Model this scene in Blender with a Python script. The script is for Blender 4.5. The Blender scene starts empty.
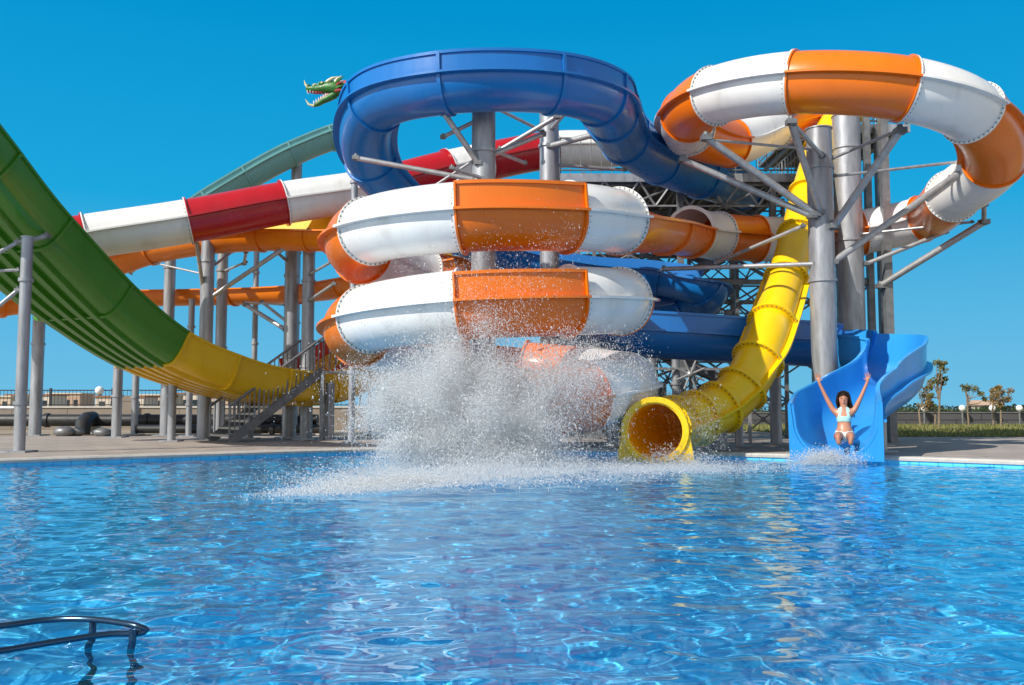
import bpy, bmesh, math, random
import numpy as np
from mathutils import Vector, Matrix

random.seed(7); rng = np.random.default_rng(7)
S = bpy.context.scene
COL = S.collection
PI = math.pi
R = math.radians

# ------------------------------------------------------------------ camera
W, H, F = 1024, 685, 900.0
CAM = Vector((0, 0, 1.0))
PITCH = math.atan((410 - 342.5) / F)
FW = Vector((0, math.cos(PITCH), math.sin(PITCH)))
UP = Vector((0, -math.sin(PITCH), math.cos(PITCH)))
RT = Vector((1, 0, 0))

def at(px, py, D):
    """world point that lies D metres in front of the camera at the measured bearing"""
    d = RT * ((px - W / 2) / F) + UP * ((H / 2 - py) / F) + FW
    return CAM + d * (D / d.y)

cam_d = bpy.data.cameras.new('camera'); cam = bpy.data.objects.new('camera', cam_d); COL.objects.link(cam)
cam.location = CAM; cam.rotation_euler = (PI / 2 + PITCH, 0, 0)
cam_d.sensor_width = 36; cam_d.lens = F * 36 / W; cam_d.clip_end = 3000; cam_d.clip_start = 0.05
S.camera = cam

# ------------------------------------------------------------------ light
SUN = Vector((-0.63, -0.50, 0.62)).normalized()
el = math.asin(SUN.z); az = math.atan2(SUN.x, SUN.y)
sd = bpy.data.lights.new('sun', 'SUN'); sun = bpy.data.objects.new('sun', sd); COL.objects.link(sun)
sd.energy = 5.0; sd.angle = R(0.5); sd.color = (1.0, 0.95, 0.87)
sun.rotation_euler = (-SUN).to_track_quat('-Z', 'Y').to_euler()
sun.location = (-30, -20, 40)
try: sd.cycles.is_caustics_light = True
except Exception: pass
wd = bpy.data.worlds.new('World'); S.world = wd; wd.use_nodes = True
nt = wd.node_tree; bg = nt.nodes['Background']
sky = nt.nodes.new('ShaderNodeTexSky'); sky.sky_type = 'NISHITA'; sky.sun_disc = False
sky.sun_elevation = el; sky.sun_rotation = az
sky.air_density = 1.0; sky.dust_density = 0.0; sky.ozone_density = 1.0; sky.altitude = 0
# the deep cyan of a polarised sky opposite the camera, fading to a Nishita sky paled overhead and behind, out of view, to keep shade neutral
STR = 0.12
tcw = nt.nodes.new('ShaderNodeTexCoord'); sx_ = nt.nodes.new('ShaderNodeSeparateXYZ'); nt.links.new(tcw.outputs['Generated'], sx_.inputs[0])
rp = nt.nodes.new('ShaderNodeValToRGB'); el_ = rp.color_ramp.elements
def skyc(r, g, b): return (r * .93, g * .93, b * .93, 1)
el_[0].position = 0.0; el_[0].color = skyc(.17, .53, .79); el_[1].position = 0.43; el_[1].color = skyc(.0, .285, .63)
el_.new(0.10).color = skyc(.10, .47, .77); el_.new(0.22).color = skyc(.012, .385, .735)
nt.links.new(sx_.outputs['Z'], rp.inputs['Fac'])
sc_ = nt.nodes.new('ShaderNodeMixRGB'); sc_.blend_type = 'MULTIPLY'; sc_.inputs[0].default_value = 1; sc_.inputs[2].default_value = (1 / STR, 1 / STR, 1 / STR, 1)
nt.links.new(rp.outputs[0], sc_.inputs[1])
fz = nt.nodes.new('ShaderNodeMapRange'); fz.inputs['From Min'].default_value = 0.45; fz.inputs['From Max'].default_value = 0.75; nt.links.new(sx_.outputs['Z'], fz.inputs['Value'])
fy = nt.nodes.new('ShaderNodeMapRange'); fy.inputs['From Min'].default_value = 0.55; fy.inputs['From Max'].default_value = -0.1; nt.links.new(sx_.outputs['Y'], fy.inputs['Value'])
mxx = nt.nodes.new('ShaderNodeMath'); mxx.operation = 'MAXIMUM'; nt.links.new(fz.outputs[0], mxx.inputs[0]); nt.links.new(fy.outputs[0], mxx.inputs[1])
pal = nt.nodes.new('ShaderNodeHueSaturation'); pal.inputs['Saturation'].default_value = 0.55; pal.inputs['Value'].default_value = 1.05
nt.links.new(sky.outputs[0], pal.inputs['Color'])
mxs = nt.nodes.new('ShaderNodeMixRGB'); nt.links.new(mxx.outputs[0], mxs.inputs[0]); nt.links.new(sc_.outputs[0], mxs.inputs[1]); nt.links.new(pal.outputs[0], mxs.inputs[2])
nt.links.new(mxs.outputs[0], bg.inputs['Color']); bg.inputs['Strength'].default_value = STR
S.view_settings.view_transform = 'Standard'; S.view_settings.look = 'None'
S.view_settings.exposure = 0.1; S.view_settings.gamma = 1; S.view_settings.use_curve_mapping = False
S.cycles.use_denoising = True
S.cycles.max_bounces = 20; S.cycles.diffuse_bounces = 14; S.cycles.transparent_max_bounces = 40
S.cycles.sample_clamp_indirect = 6

# ------------------------------------------------------------------ materials
def mat(name):
    m = bpy.data.materials.new(name); m.use_nodes = True
    return m, m.node_tree, m.node_tree.nodes['Principled BSDF']

def N(nt, t, **k):
    n = nt.nodes.new(t)
    for a, v in k.items():
        if a in n.inputs: n.inputs[a].default_value = v
        else: setattr(n, a, v)
    return n

def varied(name, c, rough=0.4, metal=0.0, var=0.15, scale=4.0, bump=0.0, bscale=30.0, coat=0.0, spec=0.5, streak=False, rvar=0.12, dirt=None):
    """one base colour with procedural mottling, roughness variation and an optional bump"""
    m, nt, p = mat(name)
    tc = N(nt, 'ShaderNodeTexCoord'); mp = N(nt, 'ShaderNodeMapping')
    nt.links.new(tc.outputs['Object'], mp.inputs['Vector'])
    if streak: mp.inputs['Scale'].default_value = (1, 1, 0.18)
    n1 = N(nt, 'ShaderNodeTexNoise', Scale=scale, Detail=6.0, Roughness=0.62)
    nt.links.new(mp.outputs[0], n1.inputs['Vector'])
    cr = N(nt, 'ShaderNodeValToRGB')
    e = cr.color_ramp.elements
    lo = [max(0, x * (1 - var)) for x in c]; hi = [min(1, x * (1 + var)) for x in c]
    if dirt: lo = list(dirt)
    e[0].position = 0.3; e[0].color = (*lo, 1); e[1].position = 0.7; e[1].color = (*hi, 1)
    if dirt: e.new(0.46).color = (*c, 1)
    nt.links.new(n1.outputs['Fac'], cr.inputs['Fac']); nt.links.new(cr.outputs[0], p.inputs['Base Color'])
    n2 = N(nt, 'ShaderNodeTexNoise', Scale=scale * 2.7, Detail=4.0)
    nt.links.new(mp.outputs[0], n2.inputs['Vector'])
    mr = N(nt, 'ShaderNodeMapRange'); mr.inputs['To Min'].default_value = max(0.02, rough - rvar); mr.inputs['To Max'].default_value = min(1, rough + rvar)
    nt.links.new(n2.outputs['Fac'], mr.inputs['Value']); nt.links.new(mr.outputs[0], p.inputs['Roughness'])
    p.inputs['Metallic'].default_value = metal
    p.inputs['Specular IOR Level'].default_value = spec
    if coat: p.inputs['Coat Weight'].default_value = coat; p.inputs['Coat Roughness'].default_value = 0.12
    if bump:
        n3 = N(nt, 'ShaderNodeTexNoise', Scale=bscale, Detail=5.0)
        nt.links.new(tc.outputs['Object'], n3.inputs['Vector'])
        b = N(nt, 'ShaderNodeBump', Strength=bump, Distance=0.02)
        nt.links.new(n3.outputs['Fac'], b.inputs['Height']); nt.links.new(b.outputs[0], p.inputs['Normal'])
    return m

def fibre(name, c, dirt=None):
    return varied(name, c, rough=0.30, var=0.07, scale=1.6, bump=0.05, bscale=2.2, coat=0.2, streak=True, rvar=0.1, dirt=dirt)

M = {}
M['white'] = fibre('white gelcoat', (0.80, 0.79, 0.76), dirt=(0.66, 0.64, 0.60))
M['orange'] = fibre('orange gelcoat', (0.80, 0.17, 0.002))
M['chan_orange'] = fibre('channel orange gelcoat', (0.80, 0.20, 0.004))
M['blue'] = fibre('blue gelcoat', (0.007, 0.155, 0.47))
M['chute_blue'] = fibre('light blue gelcoat', (0.03, 0.31, 0.74))
M['yellow'] = fibre('yellow gelcoat', (0.92, 0.58, 0.004))
M['ramp_yellow'] = fibre('ramp yellow gelcoat', (0.74, 0.45, 0.008))
M['red'] = fibre('red gelcoat', (0.45, 0.006, 0.012))
M['ramp_red'] = fibre('ramp red gelcoat', (0.65, 0.04, 0.008))
M['green'] = fibre('green gelcoat', (0.05, 0.20, 0.012))
M['green_rim'] = fibre('light green gelcoat', (0.22, 0.62, 0.02))
M['teal'] = fibre('teal gelcoat', (0.16, 0.40, 0.40))
M['bolt'] = varied('bolt steel', (0.16, 0.15, 0.14), rough=0.5, metal=0.6)
M['galv'] = varied('galvanised steel', (0.34, 0.35, 0.37), rough=0.45, metal=0.5, var=0.32, scale=6, bump=0.05, bscale=60, streak=True, rvar=0.15)
M['arm'] = varied('arm steel', (0.42, 0.42, 0.42), rough=0.42, metal=0.5, var=0.2, scale=7)
M['dark_steel'] = varied('tower steel', (0.20, 0.205, 0.21), rough=0.5, metal=0.45, var=0.3, scale=4)
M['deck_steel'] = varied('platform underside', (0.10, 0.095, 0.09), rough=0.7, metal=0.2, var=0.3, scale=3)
M['rail'] = varied('railing steel', (0.50, 0.50, 0.50), rough=0.35, metal=0.6, var=0.15)
M['black_pipe'] = varied('black pipe', (0.02, 0.021, 0.023), rough=0.5, var=0.4, scale=3)
M['skin'] = varied('skin', (0.50, 0.215, 0.125), rough=0.42, var=0.08, scale=12)
M['hair'] = varied('hair', (0.016, 0.009, 0.006), spec=0.15, rough=0.7, var=0.4, scale=40)
M['bikini'] = varied('mint fabric', (0.42, 0.72, 0.66), rough=0.8, var=0.2, scale=60)
M['bikini_white'] = varied('white fabric', (0.72, 0.74, 0.70), rough=0.8, var=0.2, scale=60)
M['eye'] = varied('eye', (0.02, 0.015, 0.012), rough=0.2)
M['teeth'] = varied('teeth', (0.8, 0.77, 0.7), rough=0.3)
M['lips'] = varied('lips', (0.52, 0.15, 0.13), rough=0.4)
M['dragon'] = varied('dragon green', (0.03, 0.15, 0.02), rough=0.4, var=0.5, scale=8, bump=0.4, bscale=25)
M['dragon_pale'] = varied('dragon cream', (0.60, 0.56, 0.32), rough=0.4, var=0.2, scale=8)
M['dragon_mouth'] = varied('dragon mouth', (0.30, 0.03, 0.04), rough=0.4, var=0.2, scale=8)
M['globe'] = varied('lamp globe', (0.8, 0.8, 0.78), rough=0.25, var=0.03)
M['bark'] = varied('bark', (0.20, 0.15, 0.10), rough=0.9, var=0.4, scale=14, bump=0.4)
M['coping'] = varied('coping stone', (0.50, 0.47, 0.42), rough=0.6, var=0.14, scale=6, bump=0.1)
M['chrome'] = varied('stainless steel', (0.05, 0.09, 0.14), rough=0.2, metal=0.85, var=0.15, rvar=0.05)

def leaf_mat(name, c):
    m, nt, p = mat(name)
    oi = N(nt, 'ShaderNodeNewGeometry')
    cr = N(nt, 'ShaderNodeValToRGB'); e = cr.color_ramp.elements
    e[0].color = (*[x * 0.55 for x in c], 1); e[1].color = (*[min(1, x * 1.6) for x in c], 1)
    nt.links.new(oi.outputs['Random Per Island'], cr.inputs['Fac']); nt.links.new(cr.outputs[0], p.inputs['Base Color'])
    p.inputs['Roughness'].default_value = 0.6
    tr = N(nt, 'ShaderNodeBsdfTranslucent'); nt.links.new(cr.outputs[0], tr.inputs['Color'])
    mx = N(nt, 'ShaderNodeMixShader'); mx.inputs[0].default_value = 0.3
    nt.links.new(p.outputs[0], mx.inputs[1]); nt.links.new(tr.outputs[0], mx.inputs[2])
    nt.links.new(mx.outputs[0], nt.nodes['Material Output'].inputs['Surface'])
    return m
M['leaf_olive'] = leaf_mat('olive leaves', (0.17, 0.16, 0.05))
M['leaf_rust'] = leaf_mat('rusty leaves', (0.27, 0.18, 0.06))
M['leaf_green'] = leaf_mat('hedge leaves', (0.06, 0.09, 0.025))
M['grass_blade'] = leaf_mat('grass blades', (0.20, 0.20, 0.055))

def brickish(name, c1, c2, mortar, scale, bw, bh, ms=0.02, rough=0.8, bump=0.3, axis='XY'):
    m, nt, p = mat(name)
    tc = N(nt, 'ShaderNodeTexCoord'); mp = N(nt, 'ShaderNodeMapping')
    nt.links.new(tc.outputs['Object'], mp.inputs['Vector'])
    if axis == 'XZ': mp.inputs['Rotation'].default_value = (R(-90), 0, 0)
    br = N(nt, 'ShaderNodeTexBrick', Scale=scale); br.inputs['Color1'].default_value = (*c1, 1); br.inputs['Color2'].default_value = (*c2, 1)
    br.inputs['Mortar'].default_value = (*mortar, 1); br.inputs['Mortar Size'].default_value = ms
    br.inputs['Brick Width'].default_value = bw; br.inputs['Row Height'].default_value = bh; br.offset = 0.5
    nt.links.new(mp.outputs[0], br.inputs['Vector'])
    n1 = N(nt, 'ShaderNodeTexNoise', Scale=1.3, Detail=8.0, Roughness=0.7); nt.links.new(tc.outputs['Object'], n1.inputs['Vector'])
    cr = N(nt, 'ShaderNodeMapRange'); cr.inputs['To Min'].default_value = 0.7; cr.inputs['To Max'].default_value = 1.25
    nt.links.new(n1.outputs['Fac'], cr.inputs['Value'])
    mx = N(nt, 'ShaderNodeMixRGB', blend_type='MULTIPLY'); mx.inputs[0].default_value = 1
    nt.links.new(br.outputs['Color'], mx.inputs[1]); nt.links.new(cr.outputs[0], mx.inputs[2]); nt.links.new(mx.outputs[0], p.inputs['Base Color'])
    p.inputs['Roughness'].default_value = rough
    b = N(nt, 'ShaderNodeBump', Strength=bump, Distance=0.01); nt.links.new(br.outputs['Fac'], b.inputs['Height']); b.invert = True
    nt.links.new(b.outputs[0], p.inputs['Normal'])
    return m
M['deck'] = brickish('deck paving', (0.40, 0.34, 0.29), (0.32, 0.275, 0.24), (0.15, 0.13, 0.115), 1.0, 0.9, 0.9, ms=0.02)
M['wall_left'] = brickish('rendered wall', (0.25, 0.205, 0.16), (0.22, 0.185, 0.15), (0.12, 0.10, 0.08), 1.0, 2.6, 1.4, ms=0.02, axis='XZ')
M['wall_dark'] = brickish('dark wall', (0.085, 0.085, 0.09), (0.07, 0.07, 0.075), (0.04, 0.04, 0.045), 1.0, 3.0, 0.4, ms=0.04, axis='XZ')
M['soil'] = varied('dry ground', (0.30, 0.24, 0.17), rough=0.95, var=0.35, scale=0.6, bump=0.4, bscale=5)
M['lawn'] = varied('lawn soil', (0.22, 0.20, 0.07), rough=0.95, var=0.4, scale=1.2, bump=0.5, bscale=12)
M['tile'] = brickish('pool tile', (0.12, 0.62, 0.91), (0.10, 0.59, 0.90), (0.05, 0.46, 0.80), 1.0, 0.3, 0.3, ms=0.012, rough=0.4, bump=0.1)
M['house'] = [varied('render %d' % i, c, rough=0.9, var=0.1, scale=1) for i, c in enumerate([(0.55, 0.44, 0.31), (0.62, 0.55, 0.44), (0.48, 0.33, 0.23), (0.58, 0.50, 0.40)])]
M['roof'] = varied('roof tile', (0.30, 0.14, 0.08), rough=0.9, var=0.2, scale=3)
M['pane'] = varied('window glass', (0.03, 0.04, 0.05), rough=0.15, var=0.1)

# water: clear, refracting, with its own waves as geometry
wm = bpy.data.materials.new('pool water'); wm.use_nodes = True; nt = wm.node_tree; nt.nodes.clear()
out = N(nt, 'ShaderNodeOutputMaterial'); gl = N(nt, 'ShaderNodeBsdfGlass', IOR=1.33, Roughness=0.0)
gl.inputs['Color'].default_value = (0.86, 0.97, 1.0, 1)
nt.links.new(gl.outputs[0], out.inputs['Surface']); M['water'] = wm

# spray: tiny white drops, part diffuse and part see-through
sm = bpy.data.materials.new('water spray'); sm.use_nodes = True; nt = sm.node_tree; p = nt.nodes['Principled BSDF']
p.inputs['Base Color'].default_value = (0.96, 0.98, 0.99, 1); p.inputs['Roughness'].default_value = 0.25
tr = N(nt, 'ShaderNodeBsdfTranslucent'); tr.inputs['Color'].default_value = (0.96, 0.98, 0.99, 1)
tp = N(nt, 'ShaderNodeBsdfTransparent')
m1 = N(nt, 'ShaderNodeMixShader'); m1.inputs[0].default_value = 0.5
m2 = N(nt, 'ShaderNodeMixShader'); m2.inputs[0].default_value = 0.34
nt.links.new(p.outputs[0], m1.inputs[1]); nt.links.new(tr.outputs[0], m1.inputs[2])
nt.links.new(m1.outputs[0], m2.inputs[1]); nt.links.new(tp.outputs[0], m2.inputs[2])
nt.links.new(m2.outputs[0], nt.nodes['Material Output'].inputs['Surface']); M['spray'] = sm

# ------------------------------------------------------------------ objects
ORG = {}
def tag(o, label=None, cat=None, group=None, kind=None):
    if label: o['label'] = label
    if cat: o['category'] = cat
    if group: o['group'] = group
    if kind: o['kind'] = kind
    return o
def thing(name, label, cat, loc=(0, 0, 0), group=None):
    o = bpy.data.objects.new(name, None); COL.objects.link(o); o.location = loc; o.empty_display_size = 0.2
    ORG[o.name] = Vector(loc)
    return tag(o, label, cat, group)

class MB:
    def __init__(s): s.v = []; s.f = []
    def add(s, vs, fs):
        b = len(s.v); s.v += [tuple(v) for v in vs]; s.f += [tuple(i + b for i in f) for f in fs]
    def bar(s, p0, p1, r, n=10, r1=None, caps=True):
        p0 = Vector(p0); p1 = Vector(p1); r1 = r if r1 is None else r1
        d = (p1 - p0).normalized(); a = d.orthogonal().normalized(); b = d.cross(a)
        vs = []
        for p, q in ((p0, r), (p1, r1)):
            for k in range(n):
                t = 2 * PI * k / n; vs.append(p + a * (q * math.cos(t)) + b * (q * math.sin(t)))
        fs = [(k, (k + 1) % n, n + (k + 1) % n, n + k) for k in range(n)]
        if caps: fs += [tuple(range(n - 1, -1, -1)), tuple(range(n, 2 * n))]
        s.add(vs, fs); return s
    def sq(s, p0, p1, w, h=None, upv=(0, 0, 1)):
        p0 = Vector(p0); p1 = Vector(p1); h = h or w
        d = (p1 - p0).normalized(); u = Vector(upv)
        if abs(d.dot(u)) > 0.98: u = Vector((0, 1, 0))
        a = d.cross(u).normalized() * (w / 2); b = a.cross(d).normalized() * (h / 2)
        vs = [p + x * a + y * b for p in (p0, p1) for x, y in ((-1, -1), (1, -1), (1, 1), (-1, 1))]
        s.add(vs, [(3, 2, 1, 0), (4, 5, 6, 7), (0, 1, 5, 4), (1, 2, 6, 5), (2, 3, 7, 6), (3, 0, 4, 7)]); return s
    def box(s, c, sz, rz=0):
        c = Vector(c); m = Matrix.Rotation(rz, 3, 'Z'); x, y, z = (q / 2 for q in sz)
        vs = [c + m @ Vector((a * x, b * y, d * z)) for d in (-1, 1) for a, b in ((-1, -1), (1, -1), (1, 1), (-1, 1))]
        s.add(vs, [(3, 2, 1, 0), (4, 5, 6, 7), (0, 1, 5, 4), (1, 2, 6, 5), (2, 3, 7, 6), (3, 0, 4, 7)]); return s
    def ball(s, c, r, n=12, m=8, sc=(1, 1, 1)):
        c = Vector(c); vs = [c + Vector((0, 0, r * sc[2]))]
        for i in range(1, m):
            t = PI * i / m
            for k in range(n):
                u = 2 * PI * k / n
                vs.append(c + Vector((r * sc[0] * math.sin(t) * math.cos(u), r * sc[1] * math.sin(t) * math.sin(u), r * sc[2] * math.cos(t))))
        vs.append(c - Vector((0, 0, r * sc[2]))); L = len(vs) - 1
        fs = [(0, 1 + k, 1 + (k + 1) % n) for k in range(n)]
        for i in range(m - 2):
            a = 1 + i * n; b = a + n
            fs += [(a + k, b + k, b + (k + 1) % n, a + (k + 1) % n) for k in range(n)]
        a = 1 + (m - 2) * n; fs += [(a + (k + 1) % n, a + k, L) for k in range(n)]
        s.add(vs, fs); return s
    def tube(s, pts, rs, n=8):
        """round tube along points with a radius each"""
        pts = [Vector(p) for p in pts]
        if not hasattr(rs, '__len__'): rs = [rs] * len(pts)
        vs = []; a = None
        for i, p in enumerate(pts):
            d = (pts[min(i + 1, len(pts) - 1)] - pts[max(i - 1, 0)]).normalized()
            a = d.orthogonal().normalized() if a is None else (a - d * a.dot(d)).normalized()
            b = d.cross(a)
            vs += [p + a * (rs[i] * math.cos(2 * PI * k / n)) + b * (rs[i] * math.sin(2 * PI * k / n)) for k in range(n)]
        fs = []
        for i in range(len(pts) - 1):
            fs += [(i * n + k, i * n + (k + 1) % n, (i + 1) * n + (k + 1) % n, (i + 1) * n + k) for k in range(n)]
        fs += [tuple(range(n - 1, -1, -1)), tuple(range((len(pts) - 1) * n, len(pts) * n))]
        s.add(vs, fs); return s
    def sweep(s, fr, poly):
        """closed 2-D loop carried along frames; poly is a list or a function of the sample number"""
        n = None; vs = []
        for i, (p, t, sd_, u) in enumerate(fr):
            pl = poly(i) if callable(poly) else poly
            n = len(pl); vs += [p + sd_ * a + u * b for a, b in pl]
        fs = []
        for i in range(len(fr) - 1):
            fs += [(i * n + k, i * n + (k + 1) % n, (i + 1) * n + (k + 1) % n, (i + 1) * n + k) for k in range(n)]
        L = (len(fr) - 1) * n
        h = n // 2   # end walls as a strip of quads (loop = outer run then inner run back)
        for b0, rev in ((0, True), (L, False)):
            for k in range(h - 1):
                q = (b0 + k, b0 + k + 1, b0 + n - 2 - k, b0 + n - 1 - k)
                fs.append(q[::-1] if rev else q)
        s.add(vs, fs); return s
    def build(s, name, m, parent=None, sharp=40, origin=None, smooth=True):
        o_ = Vector((0, 0, 0))
        if parent is not None: o_ = ORG[parent.name]
        elif origin is not None: o_ = Vector(origin)
        me = bpy.data.meshes.new(name)
        me.from_pydata([tuple(Vector(v) - o_) for v in s.v], [], s.f)
        bm = bmesh.new(); bm.from_mesh(me); bmesh.ops.recalc_face_normals(bm, faces=bm.faces); bm.to_mesh(me); bm.free()
        if smooth:
            for p_ in me.polygons: p_.use_smooth = True
            me.set_sharp_from_angle(angle=R(sharp))
        me.materials.append(m)
        o = bpy.data.objects.new(name, me); COL.objects.link(o)
        if parent is not None: o.parent = parent
        elif origin is not None: o.location = origin
        ORG[o.name] = o_
        return o

def dup(root, loc, label=None, rz=None, sc=None):
    r = root.copy(); COL.objects.link(r); r.location = loc
    if rz is not None: r.rotation_euler.z = rz
    if sc is not None: r.scale = (sc, sc, sc)
    if label: r['label'] = label
    for ch in list(root.children):
        c = ch.copy(); COL.objects.link(c); c.parent = r
        for g in list(ch.children):
            d = g.copy(); COL.objects.link(d); d.parent = c
    return r

def catmull(P, per=0.10):
    P = [Vector(p) for p in P]; out_ = []; idx = []
    Q = [P[0] * 2 - P[1]] + P + [P[-1] * 2 - P[-2]]
    for i in range(1, len(Q) - 2):
        p0, p1, p2, p3 = Q[i - 1:i + 3]; idx.append(len(out_))
        k = max(2, int((p2 - p1).length / per))
        a = max(1e-6, (p1 - p0).length ** .5); b = max(1e-6, (p2 - p1).length ** .5); c = max(1e-6, (p3 - p2).length ** .5)
        m1 = (p1 - p0) / a - (p2 - p0) / (a + b) + (p2 - p1) / b
        m2 = (p2 - p1) / b - (p3 - p1) / (b + c) + (p3 - p2) / c
        m1 *= b; m2 *= b
        for j in range(k):
            t = j / k; t2 = t * t; t3 = t2 * t
            out_.append(p1 * (2 * t3 - 3 * t2 + 1) + m1 * (t3 - 2 * t2 + t) + p2 * (-2 * t3 + 3 * t2) + m2 * (t3 - t2))
    idx.append(len(out_)); out_.append(P[-1])
    return out_, idx

def frames(pts, bank=None):
    fr = []
    for i, p in enumerate(pts):
        t = (pts[min(i + 1, len(pts) - 1)] - pts[max(i - 1, 0)]).normalized()
        s_ = t.cross(Vector((0, 0, 1))).normalized(); u = s_.cross(t)
        fr.append((p, t, s_, u))
    return fr

def shell(poly, t):
    """outer run of points -> closed loop with wall thickness t (to the left of the run)"""
    inn = []
    for i, (a, b) in enumerate(poly):
        a0, b0 = poly[max(0, i - 1)]; a1, b1 = poly[min(len(poly) - 1, i + 1)]
        dx, dy = a1 - a0, b1 - b0; L = math.hypot(dx, dy) or 1
        inn.append((a - dy / L * t, b + dx / L * t))
    return list(poly) + inn[::-1]

def tube_run(r, n=40):      # runs counter-clockwise, so the inside is on its left
    return [(r * math.cos(2 * PI * k / n), r * math.sin(2 * PI * k / n)) for k in range(n + 1)]
def chan_run(r, hl, hr, n=20, flare=0.0, sx=1.0, sy=1.0):
    """open channel: left wall hl above centre, half circle, right wall hr above centre"""
    run = []
    if hl > 0.02: run += [(-(r + flare * hl) * sx, hl), (-(r + flare * hl * .5) * sx, hl * .5)]
    run += [(-r * math.cos(PI * k / n) * sx, -r * math.sin(PI * k / n) * sy) for k in range(n + 1)]
    if hr > 0.02: run += [((r + flare * hr * .5) * sx, hr * .5), ((r + flare * hr) * sx, hr)]
    return run
def grow(run, d):
    o_ = []
    for i, (a, b) in enumerate(run):
        a0, b0 = run[max(0, i - 1)]; a1, b1 = run[min(len(run) - 1, i + 1)]
        if i in (0, len(run) - 1) and abs(run[0][0] - run[-1][0]) < 1e-6 and abs(run[0][1] - run[-1][1]) < 1e-6:
            a0, b0 = run[-2]; a1, b1 = run[1]
        dx, dy = a1 - a0, b1 - b0; L = math.hypot(dx, dy) or 1
        o_.append((a + dy / L * d, b - dx / L * d))
    return o_

def ledge_poly(run, side, w=0.13, h=0.045, inset=0.01):
    """small flat strip sticking out at centre height; two-run loop"""
    r = max(a for a, b in run if abs(b) < 0.25) if side > 0 else -min(a for a, b in run if abs(b) < 0.25)
    x0, x1 = side * (r - inset), side * (r + w)
    return [(x0, -h / 2), (x1, -h / 2), (x1, h / 2), (x0, h / 2)]
def rim_poly(pt, side, w=0.07, h=0.06):
    a, b = pt
    return [(a - w / 2, b - h / 2), (a + w / 2, b - h / 2), (a + w / 2, b + h / 2), (a - w / 2, b + h / 2)]

def section(root, fr, run, m, name='tube_section', t=0.04, ledges=(-1, 1), rims=True, flange=(True, True), bolts=(False, False), fl=0.065, label=None):
    """one moulded piece of a slide with its end flanges, its seam ledges and its bolts"""
    runf = run if callable(run) else (lambda i: run)
    o = MB().sweep(fr, lambda i: shell(runf(i), t)).build(name, m, root, sharp=45)
    if label: o['label'] = label
    closed = abs(runf(0)[0][0] - runf(0)[-1][0]) < 1e-6
    for sde in ledges:
        MB().sweep(fr, lambda i: ledge_poly(runf(i), sde)).build('seam_ledge', m, o)
    if rims and not closed:
        for e in (0, -1):
            MB().sweep(fr, lambda i: rim_poly(runf(i)[e], 1)).build('rim', m, o)
    for end, on in ((0, flange[0]), (1, flange[1])):
        if not on: continue
        i0 = 0 if end == 0 else len(fr) - 1
        p, tt, s_, u = fr[i0]; rr = runf(i0)
        w = 0.035
        a, b = (0.0, w) if end == 0 else (-w, 0.0)
        fr2 = [(p + tt * a, tt, s_, u), (p + tt * b, tt, s_, u)]
        MB().sweep(fr2, shell(grow(rr, fl), fl - 0.004)).build('joint_flange', m, o)
        if bolts[end]:
            bb = MB(); dd = w + 0.012 if end == 0 else -w - 0.012; kk = 1 if end == 0 else -1
            g = grow(rr, fl * 0.55); L = len(g); nb_ = 0
            for k in range(0, L - (1 if closed else 0), 1 if L < 36 else 1):
                x, y = g[k]; c = p + s_ * x + u * y
                bb.bar(c + tt * (dd - 0.02 * kk), c + tt * (dd + 0.012 * kk), 0.0125, 6)
                if nb_: bb.f.append((12 * nb_ - 12, 12 * nb_ - 11, 12 * nb_ + 1, 12 * nb_))
                nb_ += 1
            bb.build('bolt_ring', M['bolt'], o, smooth=False)
    return o

# ------------------------------------------------------------------ setting: pool, deck, ground
pool = [(-15, 9.0), (-12.2, 13.3), (-9.1, 16.0), (-6.0, 18.6), (-2.9, 20.8), (0.3, 21.4), (2.4, 20.2), (3.9, 18.9), (5.0, 18.1), (7.1, 17.0), (8.8, 15.6), (12, 12.9), (15, 9), (15, -4), (-15, -4)]
pool = [Vector((x, y, 0)) for x, y in pool]
edge, _ = catmull(pool[:13], 0.5)
outl = edge + [Vector((15, 2, 0)), Vector((15, -4, 0)), Vector((0, -4, 0)), Vector((-15, -4, 0)), Vector((-15, 2, 0))]
PC = Vector((0, 7, 0))
def ring_mesh(name, a, b, za, zb, m, sides=None):
    mb = MB(); n = len(a)
    vs = [(p.x, p.y, za) for p in a] + [(p.x, p.y, zb) for p in b]
    mb.add(vs, [(k, (k + 1) % n, n + (k + 1) % n, n + k) for k in range(n)])
    o = mb.build(name, m, sharp=30, smooth=False); return o
def inflate(poly, d):
    o_ = []; n = len(poly)
    for i, p in enumerate(poly):
        t = (poly[(i + 1) % n] - poly[i - 1]).normalized(); nrm = Vector((-t.y, t.x, 0))
        o_.append(p + nrm * d)
    return o_
ZD = 0.12
cop_out = inflate(outl, 0.38)
# coping with a rounded nose standing 3 mm proud of the deck, overhanging the water
mb = MB(); n = len(outl)
rows = [(inflate(outl, -0.03), ZD - 0.06), (inflate(outl, -0.035), ZD - 0.015), (inflate(outl, -0.01), ZD + 0.012), (cop_out, ZD + 0.012), (cop_out, ZD - 0.05)]
vs = []
for q, z in rows: vs += [(p.x, p.y, z) for p in q]
fs = []
for r_ in range(len(rows) - 1): fs += [(r_ * n + k, r_ * n + (k + 1) % n, (r_ + 1) * n + (k + 1) % n, (r_ + 1) * n + k) for k in range(n)]
mb.add(vs, fs); o = mb.build('pool_coping', M['coping'], sharp=30); tag(o, 'pale stone coping round the pool', 'coping', kind='structure')
deck_out = []
for p in outl:
    d = (p - PC).normalized(); q = p + d * 12
    if q.y > 12: q = Vector((p.x * 2.4 + d.x * 3, 30.5 + 0.0 * p.x, 0)) if p.y > 9.5 else q
    deck_out.append(q)
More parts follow.
